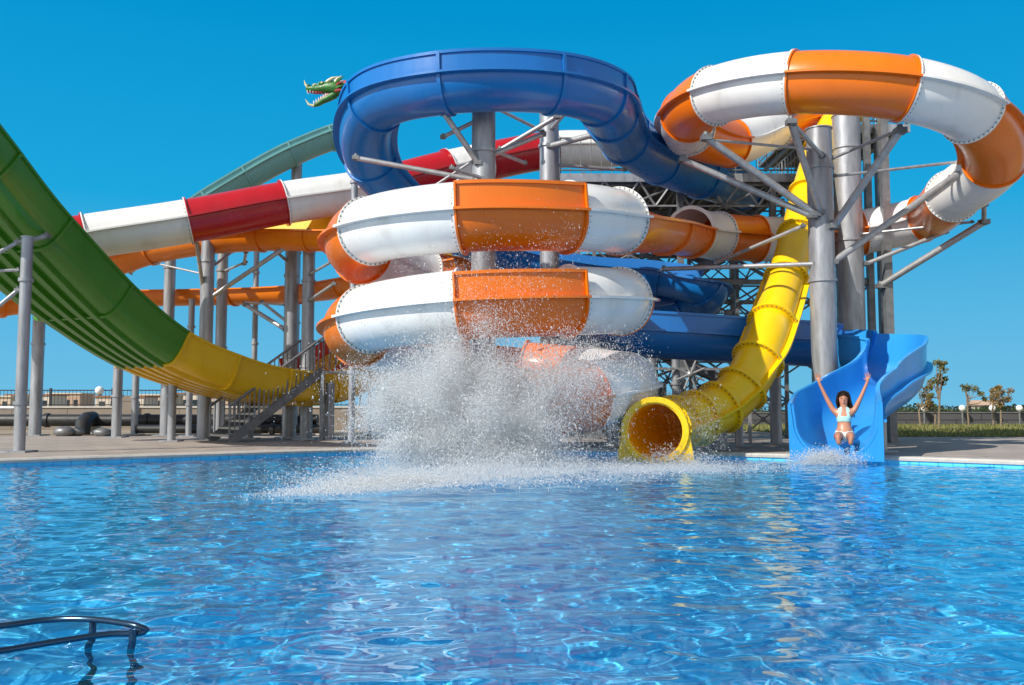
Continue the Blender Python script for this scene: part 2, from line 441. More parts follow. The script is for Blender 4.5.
o = ring_mesh('pool_deck', inflate(outl, 0.37), deck_out, ZD, ZD, M['deck']); tag(o, 'beige paved deck round the pool', 'deck', kind='structure')
far = [PC + (p - PC).normalized() * 1500 for p in deck_out]
inner = inflate(outl, 1.5)
o = ring_mesh('ground', inner, far, ZD - 0.03, ZD - 0.03, M['soil']); tag(o, 'dry open ground to the horizon', 'ground', kind='structure')
# basin
mb = MB(); n = len(outl)
vs = [(p.x, p.y, ZD - 0.055) for p in outl] + [(p.x, p.y, -1.15) for p in outl] + [(PC.x, PC.y, -1.15)]
fs = [((k + 1) % n, k, n + k, n + (k + 1) % n) for k in range(n)] + [(n + k, n + (k + 1) % n, 2 * n) for k in range(n)]
mb.add(vs, fs); basin = mb.build('pool_basin', M['tile'], smooth=False); tag(basin, 'light blue tiled pool basin', 'pool', kind='structure')
try: basin.cycles.is_caustics_receiver = True
except Exception: pass

# water surface with real waves
def wave_field(X, Y):
    r2 = np.random.default_rng(11); Z = np.zeros_like(X)
    for k in range(90):
        lam = 0.13 * (1.1 / 0.13) ** r2.random(); th = r2.normal(1.35, 0.85); ph = r2.random() * 6.283
        kx, ky = math.cos(th) * 6.283 / lam, math.sin(th) * 6.283 / lam
        a = 0.00135 * lam ** 0.7
        xs = X + 0.10 * np.sin(1.3 * Y + ph) ; ys = Y + 0.10 * np.sin(1.1 * X + 2 * ph)
        Z += a * np.sin(kx * xs + ky * ys + ph)
    # impact rings where the rider has hit the water
    d = np.hypot(X + 0.6, Y - 14.6); Z += 0.045 * np.exp(-((d - 2.0) / 1.2) ** 2) * np.sin(d * 4.2)
    return Z
xs = np.arange(-15.3, 15.31, 0.042); ys = [-4.3]
while ys[-1] < 21.8: ys.append(ys[-1] + ((0.034 if ys[-1] < 9 else 0.042) if ys[-1] > 1 else 0.12))
ys = np.array(ys); X, Y = np.meshgrid(xs, ys); Z = wave_field(X, Y)
nx, ny = len(xs), len(ys)
me = bpy.data.meshes.new('water'); V = np.stack([X, Y, Z], -1).reshape(-1, 3).astype(np.float32)
I = np.arange(nx * ny).reshape(ny, nx); Fq = np.stack([I[:-1, :-1], I[:-1, 1:], I[1:, 1:], I[1:, :-1]], -1).reshape(-1, 4)
def fast_mesh(me, V, Fq):
    k = Fq.shape[1]
    me.vertices.add(len(V)); me.vertices.foreach_set('co', V.astype(np.float32).ravel())
    me.loops.add(Fq.size); me.loops.foreach_set('vertex_index', Fq.astype(np.int32).ravel())
    me.polygons.add(len(Fq)); me.polygons.foreach_set('loop_start', np.arange(0, Fq.size, k, dtype=np.int32))
    me.update(calc_edges=True)
fast_mesh(me, V, Fq); me.polygons.foreach_set('use_smooth', np.ones(len(Fq), dtype=bool)); me.materials.append(M['water'])
water = bpy.data.objects.new('water', me); COL.objects.link(water); tag(water, 'rippled bright blue pool water', 'water', kind='structure')
try: water.cycles.is_caustics_caster = True
except Exception: pass

# ------------------------------------------------------------------ slide 1: upper loop, feed and the three stacked rings (orange and white)
r1 = 0.63
LC = Vector((7.62, 21.0)); LR = 3.42
RC = Vector((-0.47, 18.7)); RR = 2.80
def loop_pt(deg, z): return Vector((LC.x + LR * math.cos(R(deg)), LC.y - LR * math.sin(R(deg)), z))
def ring_pt(deg, z): return Vector((RC.x + RR * math.cos(R(deg)), RC.y - RR * math.sin(R(deg)), z))
def interp(x, K):
    for (x0, y0), (x1, y1) in zip(K, K[1:]):
        if x <= x1: return y0 + (y1 - y0) * (x - x0) / (x1 - x0)
    return K[-1][1]
def zz(py, D): return at(512, py, D).z
kz = [(dg, zz(py - 3, LC.y - LR * math.sin(R(dg)))) for dg, py in ((-16, 199), (0, 186), (18, 164), (57, 116), (86, 92), (122, 86), (155.5, 99), (180, 118), (205, 133), (240, 146))]
kr = [(dg, zz(py, RC.y - RR * math.sin(R(dg)))) for dg, py in ((23, 221), (58, 217), (98.5, 217), (144, 231), (180, 247), (383, 301), (418, 301), (458.5, 305), (504, 319), (540, 332), (720, 383), (745, 388), (770, 396))]
P1 = []; C1 = []      # control points and the colour of the piece that starts there
def addp(p, c=None): P1.append(p); C1.append(c)
addp(at(800, 120, 27.0), 'orange'); addp(at(772, 128, 25.6), 'white')
for dg, c in ((240, 'orange'), (205, 'white'), (180, 'orange'), (155.5, 'white'), (122, 'orange'), (86, 'white'), (57, 'orange'), (18, 'white'), (-16, 'orange')):
    addp(loop_pt(dg, interp(dg, kz)), c)
addp(at(921, 219, 24.8), 'white'); addp(at(862, 232, 25.2), 'orange'); addp(at(812, 238, 25.2), 'white')
addp(at(757, 239, 24.9), 'orange'); addp(at(718, 236, 24.2), 'white'); addp(at(690, 232, 22.9), 'low'); addp(at(664, 226, 20.6), 'low')
rs = [(23, 'white'), (58, 'open'), (98.5, 'white'), (144, 'orange'), (190, 'white'), (238, 'open'), (286, 'white'), (334, 'low'), (383, 'white'), (418, 'open'), (458.5, 'white'), (504, 'orange'), (550, 'white'), (598, 'open'), (646, 'orange'), (684, 'white'), (728, 'white'), (770, 'orange')]
for dg, c in rs: addp(ring_pt(dg, interp(dg, kr)), c)
e0 = ring_pt(795, zz(408, RC.y - RR * math.sin(R(795)))); P1.append(e0)
pts1, id1 = catmull(P1, 0.11); fr1 = frames(pts1)
slide1 = thing('spiral_slide', 'orange and white spiral slide with a raised loop and stacked rings above the splash', 'water slide', (RC.x, RC.y, 0))
run_t = tube_run(r1)
# open pieces: high wall on the outer (left) side of the ring
run_o = chan_run(r1, 0.47, 0.03)
for k, c in enumerate(C1):
    a, b = id1[k], id1[k + 1]
    f = fr1[a:b + 1]
    wh = c == 'white'
    small = k < 14
    if c == 'open':
        section(slide1, f, run_o, M['orange'], 'channel_section', ledges=(-1, 1), flange=(True, True))
    elif c in ('low', 'exit'):
        section(slide1, f, chan_run(r1, 0.03, 0.42) if c == 'low' else chan_run(r1, 0.45, 0.45), M['orange'], 'channel_section', ledges=(-1, 1), flange=(True, True))
    else:
        section(slide1, f, run_t, M['white'] if wh else M['orange'], 'tube_section', bolts=(wh, wh), fl=0.045)

# ------------------------------------------------------------------ slide 2: blue open slide ending in the rider's chute
BC = Vector((-0.55, 20.6)); BR = 2.86
def blue_pt(deg, z): return Vector((BC.x + BR * math.cos(R(deg)), BC.y - BR * math.sin(R(deg)), z))
P2 = [at(745, 190, 28), at(700, 177, 25.6), at(660, 162, 24.0), at(625, 140, 22.3)]
kb = [(dg, zz(py, BC.y - BR * math.sin(R(dg)))) for dg, py in ((4, 116), (30, 98), (62, 84), (105, 84), (128, 92), (147, 105), (168, 130), (190, 160), (230, 206), (255, 232))]
bz = [4, 30, 62, 105, 147, 190, 230, 255]
for dg in bz: P2.append(blue_pt(dg, interp(dg, kb)))
P2 += [at(500, 250, 24.9), at(590, 268, 25.2), at(660, 274, 25.0), at(704, 286, 24.6), at(690, 304, 26.0), at(630, 312, 26.4), at(578, 322, 25.0), at(580, 328, 22.6), at(625, 331, 21.2)]
P2 += [at(735, 338, 21.5), at(840, 346, 22.0)]
mouth = [Vector((8.15, 21.55, 2.36)), Vector((8.72, 20.75, 2.14)), Vector((8.36, 19.75, 1.82)), Vector((7.36, 18.85, 1.40)), Vector((6.52, 18.0, 1.04)), Vector((6.02, 16.85, 0.80))]
P2 += mouth
pts2, id2 = catmull(P2, 0.10); fr2 = frames(pts2)
slide2 = thing('open_slide', 'blue slide winding from a high ring down to a wide open chute with a rider', 'water slide', (BC.x, BC.y, 0))
rb = 0.60
nm = len(P2) - len(mouth) - 1          # the piece that leads into the bend
for k in range(len(P2) - 1):
    a, b = id2[k], id2[k + 1]; f = fr2[a:b + 1]
    if k < nm - 2:
        section(slide2, f, chan_run(rb, 0.42, 0.03), M['blue'], 'channel_section', flange=(True, True), fl=0.05)
    elif k < nm:
        section(slide2, f, chan_run(rb, 0.42, 0.42), M['blue'], 'channel_section', flange=(True, True), fl=0.05)
a = id2[nm]; f = fr2[a:]; n = len(f)
def chute_run(i):
    t = i / (n - 1); e = t * t * (3 - 2 * t)
    r = 0.60 + 0.15 * e
    return chan_run(r, 0.44 + 0.16 * math.sin(PI * min(1, t * 1.6)) * (t < .7) - 0.22 * max(0, t - .6), 0.42 - 0.10 * e, flare=0.10 * e, sy=1.0)
section(slide2, f, chute_run, M['chute_blue'], 'chute_section', t=0.05, ledges=(-1,), flange=(True, True), fl=0.05)
# end skirt of the chute: moulded feet beside the mouth, down to the water
p, t_, s_, u_ = f[-1]
rr = chute_run(n - 1)
def skirt(side):
    half = [q for q in rr if q[0] * side >= -0.02]; half = half if side > 0 else half[::-1]
    mbs = MB(); o0 = [(a_, b_) for a_, b_ in half]
    xo = max(abs(q[0]) for q in half) + 0.05
    base = -p.z - 0.25
    vs = []; 
    for d in (-0.34, 0.02):
        for a_, b_ in o0:
            vs.append(p + t_ * d + s_ * (a_ + side * 0.052 * 0) + u_ * (b_ - 0.01))
        for a_, b_ in o0:
            vs.append(p + t_ * d + s_ * (side * xo) + u_ * max(base, min(b_, b_)) if False else p + t_ * d + s_ * (side * xo) + u_ * (b_ - 0.01 if b_ > -0.02 else b_ - 0.01))
    return vs, len(o0)
for side in (-1, 1):
    vs, L = skirt(side); mbs = MB(); fs = []
    for k in range(L - 1):
        A, B_, Cc, Dd = k, k + 1, L + k + 1, L + k
        fs += [(A, B_, Cc, Dd), (2 * L + A, 2 * L + Dd, 2 * L + Cc, 2 * L + B_)]
        fs += [(Dd, Cc, 2 * L + Cc, 2 * L + Dd)]
    fs += [(0, L, 3 * L, 2 * L), (L - 1, 3 * L - 1, 4 * L - 1, 2 * L - 1)]
    mbs.add(vs, fs); mbs.build('chute_foot', M['chute_blue'], slide2, sharp=40)

# ------------------------------------------------------------------ slide 3: yellow tube
P3 = [at(868, 96, 27.0), at(845, 112, 26.3), at(822, 150, 25.3), at(808, 195, 24.3), at(798, 236, 23.3), at(786, 280, 22.0), at(772, 324, 20.6), at(758, 360, 19.8), at(742, 388, 19.5), at(720, 407, 19.2), at(696, 418, 18.8), at(674, 425, 18.1), at(660, 429, 17.4), at(655, 431, 16.5)]
pts3, id3 = catmull(P3, 0.10); fr3 = frames(pts3)
slide3 = thing('tube_slide', 'closed yellow tube slide curling down to a round mouth over the pool', 'water slide', tuple(P3[-1] - Vector((0, 0, P3[-1].z))))
for k in range(len(P3) - 1):
    a, b = id3[k], id3[k + 1]
    a0 = id3[k]; n_all = len(pts3)
    rad = lambda i, a=a: 0.46 + 0.07 * max(0, ((a + i) / n_all - 0.5) * 2)
    section(slide3, fr3[a:b + 1], (lambda i, rad=rad: tube_run(rad(i), 32)), M['yellow'], 'tube_section', bolts=(k > 3, False), t=0.035, fl=0.095, ledges=(-1, 1) if k > 4 else (), flange=(True, True))
p, t_, s_, u_ = fr3[-1]
fr_m = [(p - t_ * 0.10, t_, s_, u_), (p + t_ * 0.05, t_, s_, u_)]
MB().sweep(fr_m, shell(grow(tube_run(0.53, 36), 0.08), 0.085)).build('mouth_ring', M['yellow'], slide3)
for sgn in (-1, 1):
    mbf = MB(); pr = [(0.12, -0.66), (0.72, -0.66), (0.605, 0.02), (0.50, -0.30)]
    q = [(a_ * sgn, b_) for a_, b_ in pr]
    vs = [p + t_ * d + s_ * a_ + u_ * b_ for d in (-0.16, 0.0) for a_, b_ in q]
    mbf.add(vs, [(3, 2, 1, 0), (4, 5, 6, 7)] + [(k, (k + 1) % 4, 4 + (k + 1) % 4, 4 + k) for k in range(4)])
    mbf.build('mouth_foot', M['yellow'], slide3)

# ------------------------------------------------------------------ slide 4: red and white tube
P4 = [at(690, 138, 32), at(625, 148, 30.5), at(552, 150, 29.5), at(486, 162, 28.6), at(448, 170, 28), at(368, 190, 27), at(284, 203, 26), at(189, 221, 25.2), at(86, 237, 24.4), at(30, 247, 23.8), at(-80, 262, 23.0)]
C4 = ['red', 'white', 'red', 'white', 'red', 'white', 'red', 'white', 'red', 'white']
pts4, id4 = catmull(P4, 0.2); fr4 = frames(pts4)
slide4 = thing('banded_slide', 'red and white banded tube slide running behind the green ramp', 'water slide', tuple(Vector((P4[6].x, P4[6].y, 0))))
for k, c in enumerate(C4):
    section(slide4, fr4[id4[k]:id4[k + 1] + 1], tube_run(0.62, 32), M[c], 'tube_section', bolts=(c == 'white', c == 'white'))

# ------------------------------------------------------------------ slides 5 and 6: orange channels, slide 7: teal flume
def simple_slide(name, label, P, cols, r, hl, hr, loc, rear=None):
    pts, idx = catmull(P, 0.2); fr = frames(pts); t = thing(name, label, 'water slide', loc)
    for k in range(len(P) - 1):
        section(t, fr[idx[k]:idx[k + 1] + 1], chan_run(r, hl, hr, 16), M[cols[k % len(cols)]], 'channel_section', ledges=(-1, 1), fl=0.05)
        if rear: MB().sweep(fr[idx[k]:idx[k + 1] + 1], shell([(-r - .10, rear), (-r - .05, rear * .5), (-r - .005, 0.03)], 0.04)).build('rear_wall', M['yellow'], t)
    return t
P5 = [at(-60, 312, 28), at(0, 302, 30), at(55, 296, 31), at(135, 293, 32), at(235, 291, 31.5), at(300, 288, 30), at(345, 282, 28), at(400, 272, 26.5), at(460, 262, 26)]
simple_slide('flume', 'straight orange flume passing low behind the grey columns at left', P5, ['chan_orange'], 0.50, 0.0, 0.0, (P5[4].x, P5[4].y, 0))
P6 = [at(30, 268, 28.5), at(105, 262, 28), at(150, 248, 28), at(205, 238, 27.4), at(262, 234, 27), at(310, 234, 26.6), at(352, 236, 26.2), at(400, 252, 26.2), at(462, 262, 27.5)]
s6 = simple_slide('flume', 'curved orange flume with yellow rear wall under the red and white tube', P6, ['chan_orange'], 0.52, 0.0, 0.0, (P6[3].x, P6[3].y, 0), rear=0.8)
P7 = [at(378, 127, 33), at(358, 130, 33), at(330, 136, 32.8), at(290, 152, 32.4), at(245, 176, 32), at(205, 200, 31.6), at(160, 232, 31.2), at(120, 262, 31)]
simple_slide('flume', 'pale teal flume sloping down behind the red and white tube', P7, ['teal'], 0.55, 0.22, 0.22, (P7[4].x, P7[4].y, 0))

# ------------------------------------------------------------------ slide 8: wide green, yellow and red ramp
P8 = [at(-190, 24, 15.6), at(-120, 120, 17.2), at(-60, 186, 18.7), at(0, 251, 20.2), at(72, 317, 22.2), at(143, 365, 24.0), at(205, 388, 25.4), at(262, 401, 26.6), at(312, 401, 27.8), at(352, 386, 29.0), at(392, 356, 30.2)]
C8 = ['green', 'green', 'green', 'green', 'green', 'ramp_yellow', 'ramp_yellow', 'ramp_yellow', 'ramp_yellow', 'ramp_yellow']
pts8, id8 = catmull(P8, 0.2); fr8 = frames(pts8)
ramp = thing('half_pipe', 'wide green half pipe ramp with ribbed underside turning yellow at its foot', 'water slide', tuple(Vector((P8[5].x, P8[5].y, 0))))
hw, wh = 1.34, 0.88
run8 = [(-hw - 0.18, wh), (-hw - 0.14, wh * .5), (-hw - 0.08, 0.22), (-hw, 0.07), (-hw + 0.13, 0.0)]
for k in range(5):
    c = -0.88 + k * 0.44
    run8 += [(c - 0.11, 0.0), (c - 0.09, -0.10), (c + 0.09, -0.10), (c + 0.11, 0.0)]
run8 += [(hw - 0.13, 0.0), (hw, 0.07), (hw + 0.08, 0.22), (hw + 0.14, wh * .5), (hw + 0.18, wh)]
inn8 = [(-hw - 0.10, wh), (-hw - 0.06, wh * .5), (-hw - 0.01, 0.26), (-hw + 0.06, 0.12), (-hw + 0.15, 0.06)]
inn8 += [(x, 0.06) for x in np.linspace(-1.03, 1.03, 20)]
inn8 += [(-a_, b_) for a_, b_ in inn8[4::-1]]
loop8 = run8 + inn8[::-1]
for k, c in enumerate(C8):
    f = fr8[id8[k]:id8[k + 1] + 1]
    o = MB().sweep(f, loop8).build('ramp_section', M[c], ramp, sharp=35)
    rm = c
    if k >= 8: MB().sweep(f, shell([(-hw - .16, wh + .5), (-hw - .07, wh * .5), (-hw + .10, .13), (-.5, .075), (.9, .075)], -.03)).build('liner', M['ramp_red'], o)
    for sgn in (-1, 1):
        MB().sweep(f, rim_poly((sgn * (hw + 0.15), wh), 1, 0.16, 0.06)).build('rim', M['green' if c == 'green' else c], o)
    if k > 0:
        p, t_, s_, u_ = f[0]
        g = [(a_, b_) for a_, b_ in grow([q for q in run8 if q[1] > -0.05], 0.07)]
        MB().sweep([(p - t_ * 0.03, t_, s_, u_), (p + t_ * 0.03, t_, s_, u_)], shell(g, 0.06)).build('joint_flange', M[rm], o)

# ------------------------------------------------------------------ support columns
def column(px, D, r, top, label, arms=(), base=ZD, group='galvanised columns', cap=True, head=None):
    x = (px - W / 2) / F * D
    zt = at(px, top, D).z
    t = thing('support_column', label, 'column', (x, D, base), group)
    mbp = MB(); mbp.bar((x, D, base), (x, D, zt), r, 24)
    mbp.build('pole', M['galv'], t)
    mbc = MB()
    for z in np.arange(zt - 0.9, base + 0.8, -2.6): mbc.bar((x, D, z - 0.035), (x, D, z + 0.035), r + 0.035, 24)
    if len(mbc.v): mbc.build('collar', M['galv'], t)
    MB().box((x, D, base + 0.02), (r * 2 + 0.3, r * 2 + 0.3, 0.04)).build('base_plate', M['galv'], t)
    if cap: MB().bar((x, D, zt), (x, D, zt + 0.03), r + 0.02, 24).build('cap', M['galv'], t)
    for (p0, p1, ra) in arms:
        ar = MB().bar(p0, p1, ra, 10).build('support_arm', M['arm'], t)
        bk = MB(); 
        for q in (p0, p1): bk.box(Vector(q), (ra * 2.6, ra * 2.6, ra * 1.4)); bk.bar(Vector(q) - Vector((0, 0, ra)), Vector(q) + Vector((0, 0, ra * 1.6)), ra * .7, 8)
        bk.build('bracket', M['dark_steel'], ar)
    return t
A = at
column(483, 18.6, 0.25, 110, 'thick grey column through the middle of the orange rings, holding the blue ring', [
    (A(356, 158, 18.6), A(476, 180, 18.5), 0.055), (A(444, 113, 18.0), A(478, 163, 18.4), 0.06), (A(443, 137, 18.6), A(482, 118, 18.5), 0.045),
    (A(404, 206, 18.5), A(474, 160, 18.5), 0.03), (A(543, 134, 19), A(492, 155, 18.6), 0.055), (A(525, 163, 19.4), A(492, 150, 18.6), 0.04),
    (A(452, 168, 18), A(482, 178, 18.4), 0.04)])
column(550, 22.0, 0.24, 111, 'grey column right of the middle one, under the right side of the blue ring', [
    (A(612, 130, 20.6), A(550, 146, 21.8), 0.07), (A(556, 117, 20.2), A(500, 150, 20.5), 0.055), (A(500, 110, 21), A(540, 130, 21.8), 0.04),
    (A(625, 170, 22.5), A(557, 165, 22), 0.04), (A(566, 112, 19.5), A(552, 128, 21.8), 0.05)])
column(825, 20.3, 0.285, 130, 'thick grey column left of the woman, carrying the raised orange and white loop', [
    (A(791, 122, 18.0), A(820, 212, 20.0), 0.075), (A(706, 138, 19.4), A(815, 214, 20.0), 0.085), (A(683, 160, 20.2), A(812, 216, 20.0), 0.075),
    (A(793, 124, 18.0), A(822, 156, 20.0), 0.05), (A(900, 131, 18.3), A(834, 226, 20.0), 0.085), (A(899, 130, 18.3), A(833, 158, 20.2), 0.035),
    (A(976, 161, 20.5), A(833, 262, 20.2), 0.075), (A(975, 160, 20.5), A(835, 176, 20.4), 0.035),
    (A(803, 226, 20.2), A(716, 263, 22.0), 0.045), (A(816, 264, 20.2), A(664, 269, 21.5), 0.055), (A(712, 140, 19.4), A(820, 150, 20.2), 0.03)])
column(853, 24.6, 0.37, 117, 'tall thick pale column just right of and behind the loop column', [
    (A(984, 222, 22.6), A(880, 286, 24.6), 0.085), (A(984, 222, 22.6), A(984, 205, 22.0), 0.06), (A(972, 222, 22.8), A(862, 234, 24.3), 0.035), (A(945, 232, 24), A(866, 264, 24.4), 0.06)])
column(775, 23.4, 0.15, 352, 'short grey column left of the blue chute, under the blue trough')
column(738, 21.6, 0.10, 398, 'small grey post under the lower bend of the yellow tube')
column(722, 20.2, 0.09, 424, 'shortest grey post just behind the yellow tube mouth')
column(880, 19.0, 0.10, 405, 'grey post under the bend of the light blue chute')
column(652, 25.0, 0.13, 346, 'grey post under the blue trough beside the white ring')
column(676, 24.2, 0.11, 350, 'slim grey post under the blue trough, left of the yellow mouth')
column(22, 18.9, 0.115, 238, 'grey column nearest the left edge, in front of the green ramp', [
    (A(-30, 268, 18.5), A(18, 242, 18.9), 0.045), (A(-30, 330, 18.5), A(18, 290, 18.9), 0.045), (A(46, 236, 19.6), A(24, 242, 18.9), 0.055), (A(-40, 272, 18.6), A(18, 270, 18.9), 0.035), (A(-30, 408, 18.9), A(18, 408, 18.9), 0.045)])
column(37, 31, 0.20, 318, 'dark grey column behind the column nearest the left edge')
column(118, 29, 0.15, 368, 'short column under the green ramp, left of a slimmer one')
column(136, 32, 0.12, 372, 'slim short column under the green ramp behind the black pipes')
column(173, 25.4, 0.115, 364, 'short column at the join of green and yellow ramp sections')
column(167, 31, 0.19, 242, 'tall column rising behind the green ramp to the red and white tube')
column(205, 27.0, 0.20, 232, 'tall pale column left of its pair, under the red and white tube', [
    (A(308, 232, 26.6), A(207, 300, 27), 0.07), (A(196, 238, 26), A(203, 290, 27), 0.06), (A(232, 252, 28), A(208, 270, 27), 0.04), (A(150, 262, 28), A(203, 274, 27), 0.03)])
column(220, 30.0, 0.18, 244, 'tall grey column right of its pair, under the red and white tube', [
    (A(246, 262, 29), A(222, 272, 30), 0.04), (A(246, 252, 28), A(244, 264, 29), 0.05)])
column(290, 28.6, 0.22, 248, 'tall grey column behind the staircase, left of a paler one', [
    (A(246, 305, 29.5), A(286, 330, 28.6), 0.07), (A(262, 302, 29.5), A(287, 322, 28.6), 0.05), (A(270, 246, 27.5), A(288, 262, 28.6), 0.05), (A(244, 302, 29.5), A(284, 305, 28.8), 0.03)])
column(307, 27.2, 0.185, 252, 'tall pale column right of the staircase, beside the orange rings', [
    (A(331, 262, 25), A(310, 274, 27), 0.04), (A(334, 284, 25), A(310, 300, 27), 0.05)])
column(190, 30, 0.10, 300, 'slim dark column between the tall ones behind the green ramp')
column(293, 33, 0.20, 160, 'dark post behind the red and white tube, holding the teal flume')
column(254, 32.5, 0.10, 178, 'thin dark post under the lower part of the teal flume')
column(250, 27.5, 0.14, 396, 'short grey column beneath the yellow end of the ramp')
column(330, 26.5, 0.14, 384, 'short column beneath the stair landing')
column(430, 22.6, 0.22, 330, 'grey column behind the splash, under the lowest orange ring')
column(612, 21.5, 0.13, 342, 'short column under the right side of the lowest ring')

# ------------------------------------------------------------------ steel slide tower
T0 = (4.6, 28)
tower = thing('slide_tower', 'dark steel lattice tower with start platforms behind the orange and white loop', 'tower', (5.5, 28.5, ZD))
gx = [1.9, 4.9, 7.6, 10.4, 12.0]; gy = [25.9, 30.8]
zp = 7.75
def post(x, y, z1, w=0.17): MB().sq((x, y, ZD), (x, y, z1), w, w * 1.1, (0, 1, 0)).build('post', M['dark_steel'], tower)
for i, x in enumerate(gx[:4]):
    for y in gy: post(x, y, 9.6 if i == 3 else zp + 0.02)
for x, y in ((10.35, 24.6), (10.95, 26.4), (-3.6, 31.6), (-0.7, 31.6), (1.9, 33)): post(x, y, 9.2 if x < 5 else 9.5, 0.2)
lv = [ZD + 0.9, 2.9, 4.7, 6.3, 7.6]
bm_ = MB(); nb = 0
for y in gy:
    for i in range(3):
        for j in range(4):
            a, b = (gx[i], y, lv[j]), (gx[i + 1], y, lv[j + 1]); c, d = (gx[i], y, lv[j + 1]), (gx[i + 1], y, lv[j])
            MB().bar(a, b, 0.035, 6).bar(c, d, 0.035, 6).ball(((a[0] + b[0]) / 2, y, (a[2] + b[2]) / 2), 0.12, 8, 4, (1, .3, 1)).build('cross_brace', M['dark_steel'], tower)
            MB().sq((gx[i], y, lv[j + 1]), (gx[i + 1], y, lv[j + 1]), 0.10, 0.14).build('beam', M['dark_steel'], tower)
for i in range(4):
    for j in range(4):
        a, b = (gx[i], gy[0], lv[j]), (gx[i], gy[1], lv[j + 1]); c, d = (gx[i], gy[0], lv[j + 1]), (gx[i], gy[1], lv[j])
        MB().bar(a, b, 0.03, 6).bar(c, d, 0.03, 6).build('cross_brace', M['dark_steel'], tower)
lv2 = [ZD, 1.3, 2.5, 3.7, 4.9, 6.1, 7.3]
px_ = [2.6, 4.1, 5.6, 7.1, 8.6]
for x in px_: MB().sq((x, 28.2, ZD), (x, 28.2, 7.7), 0.11, 0.11).build('slim_post', M['dark_steel'], tower)
for i in range(4):
    for j in range(6):
        a, b, c, d = (px_[i], 28.2, lv2[j]), (px_[i + 1], 28.2, lv2[j + 1]), (px_[i + 1], 28.2, lv2[j]), (px_[i], 28.2, lv2[j + 1])
        MB().bar(a, b, 0.026, 6).bar(c, d, 0.026, 6).bar(b, d, 0.03, 6).ball(((a[0] + b[0]) / 2, 28.2, (a[2] + b[2]) / 2), 0.09, 8, 4, (1, .3, 1)).build('lattice_brace', M['dark_steel'], tower)
for i in range(5):
    for j in range(5):
        x0_, z0_ = 1.6 + i * 1.25, 1.9 + j * 1.15
        MB().bar((x0_, 29.7, z0_), (x0_ + 1.25, 29.7, z0_ + 1.15), 0.024, 6).bar((x0_ + 1.25, 29.7, z0_), (x0_, 29.7, z0_ + 1.15), 0.024, 6).bar((x0_, 29.7, z0_ + 1.15), (x0_ + 1.25, 29.7, z0_ + 1.15), .028, 6).build('truss_brace', M['dark_steel'], tower)
for i in range(7):
    x0_ = 1.7 + i * 1.0
    MB().bar((x0_, 25.75, 7.65), (x0_ + .5, 25.95, 6.95), 0.035, 6).bar((x0_ + 1.0, 25.75, 7.65), (x0_ + .5, 25.95, 6.95), 0.035, 6).bar((x0_ + .5, 25.95, 6.95), (x0_ + 1.5 if i < 6 else x0_ + 1.0, 25.95, 6.95), 0.03, 6).build('truss_bar', M['arm'], tower)
for z in (1.05, 2.1): MB().sq((3.4, 23.9, z), (6.4, 24.3, z), 0.05, 0.07).build('beam', M['arm'], tower)
for x in (3.4, 4.9, 6.4): MB().sq((x, 23.9 + (x - 3.4) * .133, ZD), (x, 23.9 + (x - 3.4) * .133, 2.2), 0.07, 0.07).build('slim_post', M['arm'], tower)
st_ = MB()
for k in range(4):
    a_ = R(22 + 45 * k); st_.bar((4.75 - .42 * math.cos(a_), 24.0, 1.95 - .42 * math.sin(a_)), (4.75 + .42 * math.cos(a_), 24.0, 1.95 + .42 * math.sin(a_)), .028, 6)
st_.ball((4.75, 24.0, 1.95), .1, 10, 6).build('star_brace', M['arm'], tower)
# ladder-like lattice mast right of the pale column
for k in range(7):
    z = 1 + k * 1.2
    MB().bar((10.35, 24.6, z), (10.95, 26.4, z + 1.2), 0.035, 6).bar((10.95, 26.4, z), (10.35, 24.6, z + 1.2), 0.035, 6).bar((10.35, 24.6, z), (10.95, 26.4, z), 0.03, 6).build('mast_brace', M['dark_steel'], tower)
def platform(x0, x1, y0, y1, z, rail=True):
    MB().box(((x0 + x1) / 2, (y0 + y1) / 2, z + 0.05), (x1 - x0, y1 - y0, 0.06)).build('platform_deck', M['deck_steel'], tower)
    for x in np.arange(x0 + 0.2, x1, 0.55):
        MB().sq((x, y0 + 0.05, z - 0.06), (x, y1 - 0.05, z - 0.06), 0.07, 0.15).build('joist', M['dark_steel'], tower)
    MB().sq((x0, y0, z - 0.03), (x1, y0, z - 0.03), 0.08, 0.24).build('edge_beam', M['galv'], tower)
    if not rail: return
    mbr = MB()
    for (a, b) in (((x0, y0), (x1, y0)), ((x0, y0), (x0, y1)), ((x1, y0), (x1, y1)), ((x0, y1), (x1, y1))):
        L = math.hypot(b[0] - a[0], b[1] - a[1]); k = int(L / 0.3)
        for i in range(k + 1):
            x = a[0] + (b[0] - a[0]) * i / k; y = a[1] + (b[1] - a[1]) * i / k
            mbr.bar((x, y, z + 0.08), (x, y, z + 1.15), 0.012 if i % 8 else 0.028, 5)
        for h_ in (0.2, 1.15): mbr.bar((a[0], a[1], z + h_), (b[0], b[1], z + h_), 0.025, 6)
    mbr.build('guard_rail', M['dark_steel'], tower)
platform(1.4, 8.6, 25.7, 31.2, zp)
platform(-3.9, -0.4, 31.0, 35.5, 9.3, False)
platform(8.7, 12.0, 26.6, 31.2, 9.5)
for k in range(3):
    x = -3.8 + k * 1.0
    MB().bar((x, 30.9, 8.2), (x + 1.4, 30.9, 9.3), 0.04, 6).bar((x + 1.4, 30.9, 8.2), (x, 30.9, 9.3), 0.04, 6).build('truss_bar', M['arm'], tower)
